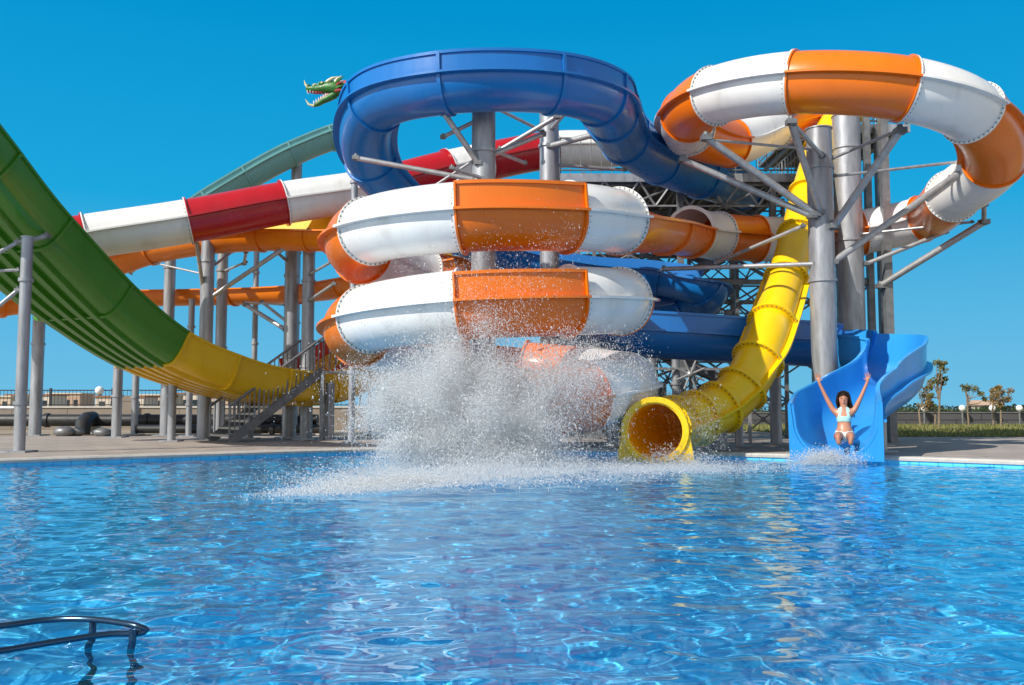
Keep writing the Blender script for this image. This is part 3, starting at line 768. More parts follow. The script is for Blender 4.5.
# zig-zag stair flights inside the tower
for k in range(4):
    z0 = ZD + k * 1.9; xa, xb = (2.3, 6.8) if k % 2 == 0 else (6.8, 2.3); y = 28.0 + (k % 2) * 1.4
    mbs = MB()
    for yy in (y - 0.55, y + 0.55): mbs.sq((xa, yy, z0), (xb, yy, z0 + 1.9), 0.06, 0.24)
    for i in range(10): mbs.box((xa + (xb - xa) * (i + .5) / 10, y, z0 + 1.9 * (i + .5) / 10), (0.3, 1.08, 0.04))
    for yy in (y - 0.55, y + 0.55): mbs.bar((xa, yy, z0 + 1), (xb, yy, z0 + 2.9), 0.03, 6)
    mbs.build('stair_flight', M['dark_steel'], tower)
# pump room wall and frame under the trough
MB().box((3.6, 31.0, 1.05), (3.4, 0.2, 1.85)).build('screen_panel', M['dark_steel'], tower)

# ------------------------------------------------------------------ staircase with landing, at left
sx, sy = -8.15, 25.2
d = Vector((0.80, 0.60, 0)); q = Vector((0.60, -0.80, 0)); wst = 1.55
stair = thing('staircase', 'open steel staircase with thin railings rising to a landing beside the ramp', 'staircase', (sx, sy, ZD))
b0 = Vector((sx, sy, ZD)); ns, rise, run_ = 10, 0.20, 0.27
for k in range(ns):
    c = b0 + d * (run_ * (k + .5)) + Vector((0, 0, rise * (k + 1) - 0.03))
    MB().sq(c - q * wst / 2, c + q * wst / 2, 0.30, 0.06).build('tread', M['coping'], stair)
top = b0 + d * (run_ * ns) + Vector((0, 0, rise * ns))
for sgn in (-1, 1):
    o_ = q * (sgn * (wst / 2 + 0.03))
    MB().sq(b0 + o_, top + o_, 0.05, 0.22).build('stringer', M['dark_steel'], stair)
    rl = MB()
    for k in range(0, 2 * ns + 1):
        f_ = k / (2 * ns); z = b0 + (top - b0) * f_ + o_
        rl.bar(z, z + Vector((0, 0, 1.0)), 0.02 if k % 6 else 0.034, 5)
    rl.bar(b0 + o_ + Vector((0, 0, 1.0)), top + o_ + Vector((0, 0, 1.0)), 0.038, 8)
    rl.bar(b0 + o_ + Vector((0, 0, .15)), top + o_ + Vector((0, 0, .15)), 0.016, 6)
    rl.build('railing', M['dark_steel'], stair)
lc = top + d * 1.1
mbl = MB()
pl = [top - q * .8, top + q * .8, top + q * .8 + d * 2.4, top - q * .8 + d * 2.4]
mbl.add([p_ + Vector((0, 0, z)) for z in (-0.05, 0.02) for p_ in pl], [(3, 2, 1, 0), (4, 5, 6, 7)] + [(k, (k + 1) % 4, 4 + (k + 1) % 4, 4 + k) for k in range(4)])
mbl.build('landing', M['rail'], stair)
rl = MB()
for a_, b_ in ((pl[1], pl[2]), (pl[2], pl[3]), (pl[3], pl[0])):
    for k in range(13):
        z = a_ + (b_ - a_) * (k / 12); rl.bar(z, z + Vector((0, 0, 1.0)), 0.012, 5)
    rl.bar(a_ + Vector((0, 0, 1)), b_ + Vector((0, 0, 1)), 0.028, 8)
rl.build('railing', M['dark_steel'], stair)
for p_ in (pl[1], pl[2], pl[3]):
    MB().sq(Vector((p_.x, p_.y, ZD)), p_ + Vector((0, 0, -0.05)), 0.12).build('leg', M['dark_steel'], stair)

# ------------------------------------------------------------------ dragon head ornament
dc = at(326, 91, 24.0)
drag = thing('dragon_head', 'green dragon head ornament with open jaws above the left end of the blue ring', 'ornament', tuple(dc))
def dp(x, y, z): return dc + Vector((x, y, z)) * 0.86
mbd = MB()   # skull and upper jaw, facing left
mbd.tube([dp(.62, 0, .02), dp(.42, 0, .06), dp(.22, 0, .10), dp(.02, 0, .10), dp(-.18, 0, .07), dp(-.38, 0, .06), dp(-.56, 0, .07), dp(-.64, 0, .05)], [.17, .21, .20, .17, .12, .10, .085, .03], 14)
mbd.ball(dp(-.10, -.09, .19), .08, 10, 6).ball(dp(-.10, .09, .19), .08, 10, 6).ball(dp(-.54, -.06, .15), .045, 8, 5).ball(dp(-.54, .06, .15), .045, 8, 5)
head = mbd.build('upper_jaw', M['dragon'], drag, sharp=60)
MB().tube([dp(.30, 0, -.10), dp(.10, 0, -.22), dp(-.10, 0, -.32), dp(-.26, 0, -.42), dp(-.38, 0, -.50)], [.12, .10, .085, .075, .03], 12).build('lower_jaw', M['dragon'], drag, sharp=60)
MB().tube([dp(-.60, 0, .00), dp(-.35, 0, -.02), dp(-.08, 0, .0)], [.03, .07, .09], 10).tube([dp(.12, 0, -.12), dp(-.13, 0, -.27), dp(-.35, 0, -.44)], [.08, .06, .03], 10).build('mouth', M['dragon_mouth'], drag, sharp=60)
te = MB()
for k in range(6):
    for y in (-.06, .06):
        te.bar(dp(-.58 + k * .09, y, .0), dp(-.58 + k * .09, y, -.09), .022, 5, .003)
        te.bar(dp(-.36 + k * .075, y, -.43 + k * .05), dp(-.38 + k * .075, y, -.32 + k * .05), .022, 5, .003)
te.build('teeth', M['teeth'], head)
for y in (-.12, .12):
    MB().tube([dp(.30, y, .20), dp(.38, y * 1.4, .34), dp(.52, y * 1.6, .42)], [.05, .035, .006], 8).build('horn', M['dragon_pale'], head)
    MB().tube([dp(.05, y * 1.2, .24), dp(.22, y * 1.5, .34), dp(.42, y * 1.6, .40)], [.05, .045, .01], 8).build('brow', M['dragon_pale'], head)
    MB().ball(dp(-.10, y * 1.2, .21), .04, 8, 6).build('eye', M['dragon_pale'], head)
MB().tube([dp(-.58, 0, .12), dp(-.66, 0, .22), dp(-.70, 0, .36)], [.04, .03, .004], 8).build('snout_horn', M['dragon_pale'], head)
MB().tube([dp(-.36, 0, -.48), dp(-.54, 0, -.44), dp(-.66, 0, -.26)], [.04, .03, .004], 8).build('chin_horn', M['dragon_pale'], drag)
for k in range(6):
    x = -.42 + k * .15; h_ = .10 + .05 * (k % 2) + .03 * k
    MB().tube([dp(x, 0, .13 + .02 * k), dp(x + .05, 0, .17 + h_ * .5), dp(x + .14, 0, .13 + h_ + .02 * k)], [.045, .03, .004], 6).build('spike', M['dragon'] if k % 2 else M['dragon_pale'], head)
for y in (-.16, .16):
    for k in range(4): MB().tube([dp(.34, y, -.05 + .08 * k), dp(.48, y * 1.7, -.06 + .11 * k), dp(.64, y * 2.1, -.08 + .15 * k)], [.05, .035, .004], 6).build('fin', M['dragon'] if k % 2 else M['dragon_mouth'], head)
cs = MB()
for k in range(9):
    a_ = R(-70 + k * 22)
    cs.bar(dp(.45, math.sin(a_ * 2) * .05, .06) , dp(.62 + .10 * math.cos(a_), -.1 + .02 * k, .04 + .34 * math.sin(a_)), .06, 6, .006)
cs.build('crest', M['ramp_red'], drag, smooth=False)
nk = at(350, 112, 24.2)
MB().tube([dp(.5, 0, .0), dp(.72, .05, -.12), dp(.82, .1, -.45), Vector((nk.x, nk.y, 8.0))], [.17, .16, .15, .15], 12).build('neck', M['dragon'], drag, sharp=60)
column(352, 24.2, 0.09, 150, 'thin mast hidden behind the blue ring, holding the dragon head')

# ------------------------------------------------------------------ left background: wall, fence, pipes, lamps, houses
wl = thing('perimeter_wall', 'beige rendered wall along the back of the deck at left', 'wall', (-22, 42, 0))
mbw = MB(); mbw.box((-18, 42.2, 0.60), (44, 0.3, 1.0)); mbw.build('wall_face', M['wall_left'], wl, smooth=False)
MB().box((-18, 42.2, 1.14), (44, 0.4, 0.08)).build('wall_cap', M['coping'], wl)
for k in range(6):
    x = -36 + k * 8.6 + (0.9 if k == 2 else 0)
    MB().box((x, 42.1, 0.85), (0.62, 0.62, 1.6)).build('pillar', M['wall_left'], wl, smooth=False)
fe = thing('metal_fence', 'dark metal fence on top of the beige wall at left', 'fence', (-18, 42.2, 1.18))
fb = MB()
for x in np.arange(-39.6, 3.6, 0.17): fb.bar((x, 42.2, 1.2), (x, 42.2, 1.95), 0.011, 4, caps=False)
fb.build('bars', M['black_pipe'], fe)
fb = MB()
for z in (1.24, 1.92): fb.sq((-39.6, 42.2, z), (3.6, 42.2, z), 0.035, 0.05)
fb.build('rail', M['black_pipe'], fe)
for x in np.arange(-39.0, 3.6, 2.9): MB().sq((x, 42.2, 1.18), (x, 42.2, 2.02), 0.09, 0.09).build('fence_post', M['black_pipe'], fe)

def globe(x, y, z0, h, r, label, group='white globe lamps'):
    t = thing('globe_lamp', label, 'lamp', (x, y, z0), group)
    MB().bar((x, y, z0), (x, y, z0 + h), 0.05, 10).build('lamp_post', M['dark_steel'], t)
    MB().bar((x, y, z0 + h - 0.03), (x, y, z0 + h + 0.05), r * .5, 12).build('lamp_collar', M['dark_steel'], t)
    MB().ball((x, y, z0 + h + r), r, 20, 14).build('lamp_globe', M['globe'], t)
    return t
gx_ = (100 - 512) / F * 42.1
globe(gx_, 42.1, 1.66, 0.05, 0.2, 'white globe lamp on the wall pillar under the green ramp')

def pipe(name, label, y, z, r, x0, x1, elbow):
    t = thing(name, label, 'pipe', ((x0 + x1) / 2, y, ZD))
    MB().bar((x0, y, z), (x1, y, z), r, 18).build('pipe_run', M['black_pipe'], t)
    mbj = MB()
    for x in np.arange(x0 + 1, x1, 3.7): mbj.bar((x, y, z), (x + 0.14, y, z), r + 0.045, 18)
    mbj.build('coupling', M['black_pipe'], t)
    for x in elbow:
        MB().tube([(x, y - .02, z + 0.06), (x, y - 0.45, z + 0.04), (x, y - 0.75, z - 0.12), (x, y - 0.78, ZD)], [r * 1.25] * 4, 16).build('elbow', M['black_pipe'], t)
    sa = MB()
    for x in np.arange(x0 + 2, x1, 4.5): sa.box((x, y, (z - r + ZD) / 2), (0.3, 0.5, z - r - ZD))
    sa.build('pipe_saddle', M['coping'], t)
pipe('black_pipe', 'upper thick black pipe running along the left deck in front of the wall', 33.5, 0.62, 0.22, -22, -7.2, [(88 - 512) / F * 33])
pipe('black_pipe', 'lower thin black pipe lying near the deck below the thicker one', 31.8, 0.33, 0.15, -13.2, -6.6, [])
for i, (px, D, s, lb) in enumerate([(66, 30.6, .26, 'largest dark rounded stone left of the black pipe elbow'), (78, 30.9, .22, 'dark rounded stone close to the black pipe elbow'), (104, 30.4, .22, 'dark rounded stone right of the pipe elbow'), (115, 30.6, .18, 'smallest stone at the end of the lower black pipe')]):
    mbk = MB(); x = (px - 512) / F * D; mbk.ball((x, D, ZD + s * .55), s, 12, 8, (1.3, 1, .75))
    o = mbk.build('stone', M['dark_steel'], origin=(x, D, ZD))
    for v in o.data.vertices: v.co *= 1 + 0.12 * math.sin(v.co.x * 23 + i) * math.cos(v.co.y * 19)
    tag(o, lb, 'stone', 'stones beside the black pipes')

hl = ['left end', 'second from left', 'third from left', 'fourth from left', 'fifth from left', 'sixth from left', 'seventh from left']
for k, px in enumerate([2, 38, 72, 128, 160, 196, 232]):
    D = 150 + 14 * (k % 3); x = (px - 512) / F * D; w_ = 6.5 + 1.4 * (k % 2); h_ = 3.1 + 0.5 * (k % 3)
    t = thing('house', 'distant low house beyond the fence, %s of the row' % hl[k], 'house', (x, D, ZD - .03), 'houses beyond the left fence')
    MB().box((x, D, h_ / 2), (w_, 6, h_)).build('wall', M['house'][k % 4], t)
    MB().box((x, D, h_ + 0.12), (w_ + .5, 6.5, 0.24)).build('roof', M['roof'] if k % 2 else M['house'][1], t)
    for j in range(4):
        MB().box((x - w_ * .36 + j * w_ * .24, D - 3.02, h_ * .58), (w_ * .12, .06, 1.2)).build('window', M['pane'], t)

# ------------------------------------------------------------------ right background: lawn, dark wall, hedge, fence, lamps, trees
mb = MB(); mb.add([(11.8, 29.6, ZD + .012), (70, 29.6, ZD + .012), (90, 54, ZD + .012), (8, 54, ZD + .012)], [(0, 1, 2, 3)])
o = mb.build('lawn', M['lawn'], smooth=False); tag(o, 'strip of lawn between the deck and the dark wall', 'lawn', kind='structure')
ng = 26000
gxp = rng.uniform(10, 46, ng); gyp = 29.7 + 23 * rng.random(ng) ** 1.4; hgt = rng.uniform(0.05, 0.17, ng); th = rng.uniform(0, 6.28, ng)
Vg = np.zeros((ng, 3, 3)); wv = 0.03
Vg[:, 0] = np.stack([gxp - wv * np.cos(th), gyp - wv * np.sin(th), np.full(ng, ZD)], -1)
Vg[:, 1] = np.stack([gxp + wv * np.cos(th), gyp + wv * np.sin(th), np.full(ng, ZD)], -1)
Vg[:, 2] = np.stack([gxp + rng.normal(0, .03, ng), gyp + rng.normal(0, .03, ng), ZD + hgt], -1)
me = bpy.data.meshes.new('grass'); fast_mesh(me, Vg.reshape(-1, 3), np.arange(ng * 3).reshape(-1, 3)); me.materials.append(M['grass_blade'])
go = bpy.data.objects.new('grass', me); COL.objects.link(go); tag(go, 'short olive grass growing on the lawn strip', 'grass', kind='stuff')

wr = thing('perimeter_wall', 'long low dark grey wall behind the lawn at right', 'wall', (28, 54, 0))
MB().box((36, 54, 0.44), (66, 0.3, 0.76)).build('wall_face', M['wall_dark'], wr, smooth=False)
MB().box((36, 54, 0.85), (66, 0.38, 0.06)).build('wall_cap', M['dark_steel'], wr)
fe = thing('metal_fence', 'thin dark fence on top of the dark grey wall at right', 'fence', (36, 54, 0.88))
fb = MB()
for x in np.arange(3.4, 69, 0.2): fb.bar((x, 54, .88), (x, 54, 1.2), 0.012, 4, caps=False)
fb.build('bars', M['black_pipe'], fe)
fb = MB()
for z in (.93, 1.18): fb.sq((3.2, 54, z), (69, 54, z), 0.035, 0.05)
fb.build('rail', M['black_pipe'], fe)
for x in np.arange(3.4, 69, 2.4): MB().sq((x, 54, .88), (x, 54, 1.26), 0.09, 0.09).build('fence_post', M['black_pipe'], fe)

def leaves(c, rad, n, size, gen):
    """leaf quads through a volume"""
    Vl = np.zeros((n, 4, 3))
    for i in range(n):
        cen = gen()
        a = Vector(rng.normal(size=3)).normalized(); b = a.orthogonal().normalized(); s1 = size * rng.uniform(.6, 1.3); s2 = s1 * .55
        e = a.cross(b)
        for k, (u, v) in enumerate(((-1, 0), (0, -1), (1, 0), (0, 1))):
            Vl[i, k] = np.array(cen) + np.array(b) * (u * s1) + np.array(e) * (v * s2)
    return Vl.reshape(-1, 3), np.arange(n * 4).reshape(-1, 4)
def leaf_obj(name, V, Fq, m, parent=None):
    o_ = np.array(ORG[parent.name]) if parent is not None else np.zeros(3)
    me = bpy.data.meshes.new(name); fast_mesh(me, V - o_, Fq); me.materials.append(m)
    o = bpy.data.objects.new(name, me); COL.objects.link(o)
    if parent is not None: o.parent = parent; ORG[o.name] = Vector(o_)
    return o
# hedge
bumps = [(rng.uniform(4, 70), rng.uniform(56, 59), rng.uniform(.5, 1.0), rng.uniform(.8, 2.0)) for _ in range(150)]
def hgen():
    b = bumps[rng.integers(len(bumps))]; v = rng.normal(size=3); v /= np.linalg.norm(v); v *= rng.random() ** .4
    return (b[0] + v[0] * b[3], b[1] + v[1], max(.1, .4 + b[2] * .5 + v[2] * b[2] * .55))
V_, F_ = leaves(None, None, 16000, 0.16, hgen)
o = leaf_obj('hedge', V_, F_, M['leaf_green']); tag(o, 'rough green hedge growing behind the dark wall', 'hedge', kind='stuff')

def tree(px, D, hpx, label, leafm, blobs, seed, trunks=1, stems=None):
    """young tree: slim trunk(s) with limbs, crown of small leaves in uneven clumps; blobs in metres from the foot"""
    x = (px - 512) / F * D; base = Vector((x, D, ZD)); r_ = random.Random(seed)
    blobs = [tuple(q_ * .82 for q_ in b) for b in blobs]
    t = thing('young_tree', label, 'tree', tuple(base), 'young trees on the lawn')
    mbt = MB()
    cz = sum(b[2] for b in blobs) / len(blobs)
    for k in range(trunks):
        ox = (k - (trunks - 1) / 2) * 0.75
        topb = blobs[k % len(blobs)]
        mid = base + Vector((ox + r_.uniform(-.08, .08), 0, cz * .55))
        mbt.tube([base + Vector((ox, 0, 0)), mid, base + Vector((topb[0] * .5 + ox * .4, topb[1], cz))], [.055, .042, .028], 8)
    for b in blobs:
        st = base + Vector((0, 0, cz * r_.uniform(.55, .85)))
        en = base + Vector((b[0], b[1], b[2]))
        mbt.tube([st, (st + en) / 2 + Vector((r_.uniform(-.1, .1), 0, -.08)), en], [.035, .025, .01], 6)
    mbt.build('trunk', M['bark'], t)
    def gen():
        b = blobs[rng.integers(len(blobs))]; v = rng.normal(size=3); v /= np.linalg.norm(v); v *= rng.random() ** .5
        return (base.x + b[0] + v[0] * b[3], base.y + b[1] + v[1] * b[3], base.z + b[2] + v[2] * b[3] * .8)
    V_, F_ = leaves(None, None, int(75 * len(blobs)), 0.062, gen)
    leaf_obj('crown', V_, F_, leafm, t)
def blb(seed, n, zc, zr, xr, rmin=.2, rmax=.42, lean=0):
    r_ = random.Random(seed); o_ = []
    for i in range(n):
        z = zc + r_.uniform(-zr, zr); k = 1 - abs(z - zc) / (zr * 1.4)
        o_.append((r_.uniform(-xr, xr) * k + lean * (z - zc), r_.uniform(-xr, xr) * k, z, r_.uniform(rmin, rmax)))
    return o_
tree(926, 47, 0, 'short bushy rust coloured tree nearest the blue chute', M['leaf_rust'], blb(1, 12, 1.95, .75, .75), 1, trunks=2)
tree(937, 40, 0, 'tallest sparse tree, second right of the blue chute', M['leaf_olive'], blb(2, 13, 2.75, .95, .55, .14, .28, .22), 2)
tree(967, 47, 0, 'leaning tree with a flat sparse crown, middle of the lawn', M['leaf_olive'], [(-.15, 0, 2.55, .30), (.15, .1, 2.5, .30), (.5, 0, 2.4, .32), (.8, -.1, 2.1, .26), (1.05, 0, 1.75, .2), (.0, .2, 2.35, .26)], 3)
tree(992, 48, 0, 'slim leaning stem left of the round crowned tree', M['leaf_rust'], [(.1, 0, 2.4, .2), (.2, 0, 2.0, .22), (.0, .1, 1.7, .2)], 4)
tree(999, 46, 0, 'round crowned rust and olive tree farthest right', M['leaf_rust'], blb(5, 11, 2.0, .55, .75, .2, .36), 5)
o = None
for k, (px, lb) in enumerate([(923, 'white globe lamp beside the short bushy tree'), (961, 'white globe lamp left of the leaning tree crown'), (991, 'white globe lamp behind the round crowned tree'), (1018, 'white globe lamp nearest the right edge')]):
    globe((px - 512) / F * 53.4, 53.4, ZD, 0.80, 0.19, lb)
hs_ = thing('house', 'small pale pink house roof showing over the hedge at right', 'house', ((984 - 512) / F * 110, 110, ZD - .03), None)
hx = (984 - 512) / F * 110
MB().box((hx, 110, .8), (2.8, 3, 1.6)).build('wall', M['house'][3], hs_)
mbh = MB(); mbh.add([(hx - 1.6, 108.3, 1.6), (hx + 1.6, 108.3, 1.6), (hx + 1.6, 111.7, 1.6), (hx - 1.6, 111.7, 1.6), (hx - 1.6, 110, 2.2), (hx + 1.6, 110, 2.2)], [(0, 1, 5, 4), (2, 3, 4, 5), (0, 4, 3), (1, 2, 5), (3, 2, 1, 0)])
mbh.build('roof', M['house'][2], hs_, smooth=False)
MB().box((hx - .5, 108.47, 1.1), (.7, .06, .6)).build('window', M['pane'], hs_)

# ------------------------------------------------------------------ pool handrail, lower left
rl = thing('pool_handrail', 'bent steel pool handrail just above the water at lower left', 'handrail', (-2.0, 4.0, 0))
def wp(px, py, z):   # point at height z seen at that bearing
    d_ = RT * ((px - W / 2) / F) + UP * ((H / 2 - py) / F) + FW
    return CAM + d_ * ((z - CAM.z) / d_.z)
bend = [wp(-90, 630, .05), wp(0, 626, .05), wp(45, 620, .05), wp(82, 619, .055), wp(115, 622, .055), wp(140, 627, .045), wp(147, 630, .03), wp(140, 633, .02), wp(110, 634, .02), wp(60, 641, .02), wp(0, 651, .03), wp(-90, 664, .04)]
bp, _ = catmull(bend, 0.03)
MB().tube(bp, 0.014, 12).build('rail', M['chrome'], rl)
for px, py in ((93, 622), (133, 629)):
    a_ = wp(px, py, .045)
    MB().tube([a_, a_ + Vector((0.0, -.01, -.25)), a_ + Vector((0, 0, -1.18))], 0.016, 12).build('leg', M['chrome'], rl)

# ------------------------------------------------------------------ splash: counted as stuff
def drops(name, P, rad, label, cat='splash', stretch=0.3):
    n = len(P); o8 = np.array([(1, 1, 1), (-1, -1, 1), (-1, 1, -1), (1, -1, -1)], float) * 0.8
    f8 = np.array([(0, 2, 1), (0, 1, 3), (0, 3, 2), (1, 2, 3)])
    st = rng.uniform(.6, 1.5, (n, 1, 3)); st[:, 0, 2] *= 1 + stretch * rng.random(n) ** 2
    V = (P[:, None, :] + rad[:, None, None] * o8[None] * st).reshape(-1, 3)
    Fq = (np.arange(n)[:, None, None] * 4 + f8[None]).reshape(-1, 3)
    me = bpy.data.meshes.new(name); fast_mesh(me, V, Fq); me.polygons.foreach_set('use_smooth', np.ones(len(Fq), dtype=bool)); me.materials.append(M['spray'])
    o = bpy.data.objects.new(name, me); COL.objects.link(o); tag(o, label, cat, kind='stuff'); return o
def ballistic(n, src, sp, vel, vs, tmax, g=9.8, jets=1, tb=0.6):
    """drops thrown from a source along several jets, frozen at a random moment"""
    out_ = []
    for j in range(jets):
        k = n // jets
        c = np.array(src) + rng.normal(0, 1, 3) * np.array(sp); v = np.array(vel) + rng.normal(0, 1, 3) * np.array(vs)
        t = tmax * rng.random((k, 1)) ** tb
        vv = v + rng.normal(0, 1, (k, 3)) * np.array(vs) * 0.32
        p = c + rng.normal(0, .10, (k, 3)) + vv * t; p[:, 2] -= 0.5 * g * t[:, 0] ** 2
        out_.append(p)
    p = np.concatenate(out_); return p[p[:, 2] > 0.0]
sets = []
X0, Y0 = -0.62, 15.2
sets.append(ballistic(190000, (X0 - .1, Y0, .05), (.34, .30, .02), (-.5, 0, 5.0), (.55, .5, .9), .85, jets=50, tb=.8))    # main plume
sets.append(ballistic(100000, (X0 + .4, Y0, .05), (.34, .30, .02), (.5, 0, 4.4), (.6, .5, 1.0), .8, jets=50, tb=.8))
sets.append(ballistic(640000, (X0 + .1, Y0, .05), (.46, .26, .02), (.0, 0, 2.6), (.80, .40, .65), .52, jets=60, tb=.85))     # dense base
sets.append(ballistic(110000, (X0 - .25, Y0, .05), (.2, .25, .02), (-1.6, .2, 4.0), (.45, .4, .7), .7, jets=30, tb=.75))    # left fan
sets.append(ballistic(120000, (X0 - .3, Y0, .05), (.16, .2, .02), (-2.5, .2, 4.7), (.22, .3, .45), .56, jets=34, tb=.8))
sets.append(ballistic(80000, (X0 + .6, Y0 + .2, .05), (.25, .3, .02), (1.9, .2, 5.2), (.55, .5, .9), .75, jets=34, tb=.75)) # right fan
sets.append(ballistic(24000, (X0 + .2, Y0, .1), (.45, .4, .02), (.3, 0, 6.6), (1.0, .7, .9), 1.0, jets=40, tb=.6))        # high spatter
sets.append(ballistic(4000, (X0 - .3, Y0, .1), (.3, .3, .02), (-1.8, .2, 5.2), (.5, .6, .8), .85, jets=30, tb=.6))
sets.append(ballistic(6000, (3.45, 17.3, .1), (.25, .2, .02), (0, -.2, 3.4), (.5, .4, .8), .65, jets=24, tb=.7))
P = np.concatenate(sets); rad = np.exp(rng.normal(math.log(.0031), .42, len(P)))
drops('splash', P, rad, 'tall white splash of water bursting up in front of the lowest ring', stretch=2.2)
# fine airborne mist in the heart of the splash
mb = MB(); mb.ball((0, 0, 0), 1.0, 32, 20)
mv = bpy.data.materials.new('mist volume'); mv.use_nodes = True; nt = mv.node_tree; nt.nodes.clear()
out = N(nt, 'ShaderNodeOutputMaterial'); pv = N(nt, 'ShaderNodeVolumePrincipled'); pv.inputs['Color'].default_value = (.995, .997, 1, 1); pv.inputs['Anisotropy'].default_value = 0.15
tc = N(nt, 'ShaderNodeTexCoord'); ln = N(nt, 'ShaderNodeVectorMath', operation='LENGTH'); nt.links.new(tc.outputs['Object'], ln.inputs[0])
fo = N(nt, 'ShaderNodeMapRange'); fo.inputs['From Min'].default_value = 1.0; fo.inputs['From Max'].default_value = 0.15; fo.interpolation_type = 'SMOOTHERSTEP'; nt.links.new(ln.outputs['Value'], fo.inputs['Value'])
nz = N(nt, 'ShaderNodeTexNoise', Scale=2.2, Detail=4.0, Roughness=0.65); nt.links.new(tc.outputs['Object'], nz.inputs['Vector'])
nr = N(nt, 'ShaderNodeMapRange'); nr.inputs['From Min'].default_value = 0.38; nr.inputs['From Max'].default_value = 0.68; nr.inputs['To Max'].default_value = 2.0; nt.links.new(nz.outputs['Fac'], nr.inputs['Value'])
mu = N(nt, 'ShaderNodeMath', operation='MULTIPLY'); nt.links.new(fo.outputs[0], mu.inputs[0]); nt.links.new(nr.outputs[0], mu.inputs[1])
nt.links.new(mu.outputs[0], pv.inputs['Density']); nt.links.new(pv.outputs[0], out.inputs['Volume'])
mo = mb.build('mist', mv); mo.location = (X0 + .15, Y0, .78); mo.scale = (1.6, 1.1, 1.05)
for v in mo.data.vertices: v.co.z = max(v.co.z, -.72)
tag(mo, 'soft white mist hanging in the middle of the splash', 'mist', kind='stuff')
S.cycles.volume_step_rate = 2.0; S.cycles.volume_bounces = 10
# low foam and mist skimming the water
def mist(n, x0, y0, sx_, sy_, h, tilt=0.0):
    """thin spray lying over the water, thicker in patches"""
    x = rng.normal(0, 1, n); y = rng.normal(0, 1, n)
    X_ = x0 + sx_ * x; Y_ = y0 + sy_ * y + tilt * sx_ * x
    dn = 0.55 + 0.45 * np.sin(X_ * 2.3 + 1.1 * np.sin(Y_ * 1.9)) * np.sin(Y_ * 2.9 + 1.7 * np.sin(X_ * 1.3))
    k = rng.random(n) < dn + .25
    z = rng.exponential(h, n) * (0.4 + dn)
    return np.stack([X_, Y_, z + .003], -1)[k]
P = np.concatenate([mist(60000, -1.6, 11.7, .48, .28, .03, .8), mist(60000, -.5, 14.2, 1.0, .95, .10), mist(30000, -.9, 13.2, 1.0, .7, .03), mist(50000, 1.8, 15.4, 1.2, .75, .04, .1)])
rad = np.exp(rng.normal(math.log(.0042), .4, len(P)))
drops('foam_spray', P, rad, 'low white spray and foam drifting over the water round the splash', 'spray')
m_ = p_end = P3[-1]
a = ballistic(3500, (m_.x + .3, m_.y - .1, .05), (.35, .1, .03), (.1, -.8, .8), (.5, .4, .4), .3, jets=20, tb=.8)
rad = np.exp(rng.normal(math.log(.007), .4, len(a)))
drops('mouth_spray', a, rad, 'small spray of drops in front of the yellow tube mouth', 'spray')
a = ballistic(12000, (5.80, 16.7, .02), (.24, .08, .02), (-.1, -.7, .75), (.3, .35, .3), .18, jets=40, tb=.8)
rad = np.exp(rng.normal(math.log(.0055), .4, len(a)))
drops('chute_foam', a, rad, 'white foam breaking at the foot of the light blue chute', 'foam')

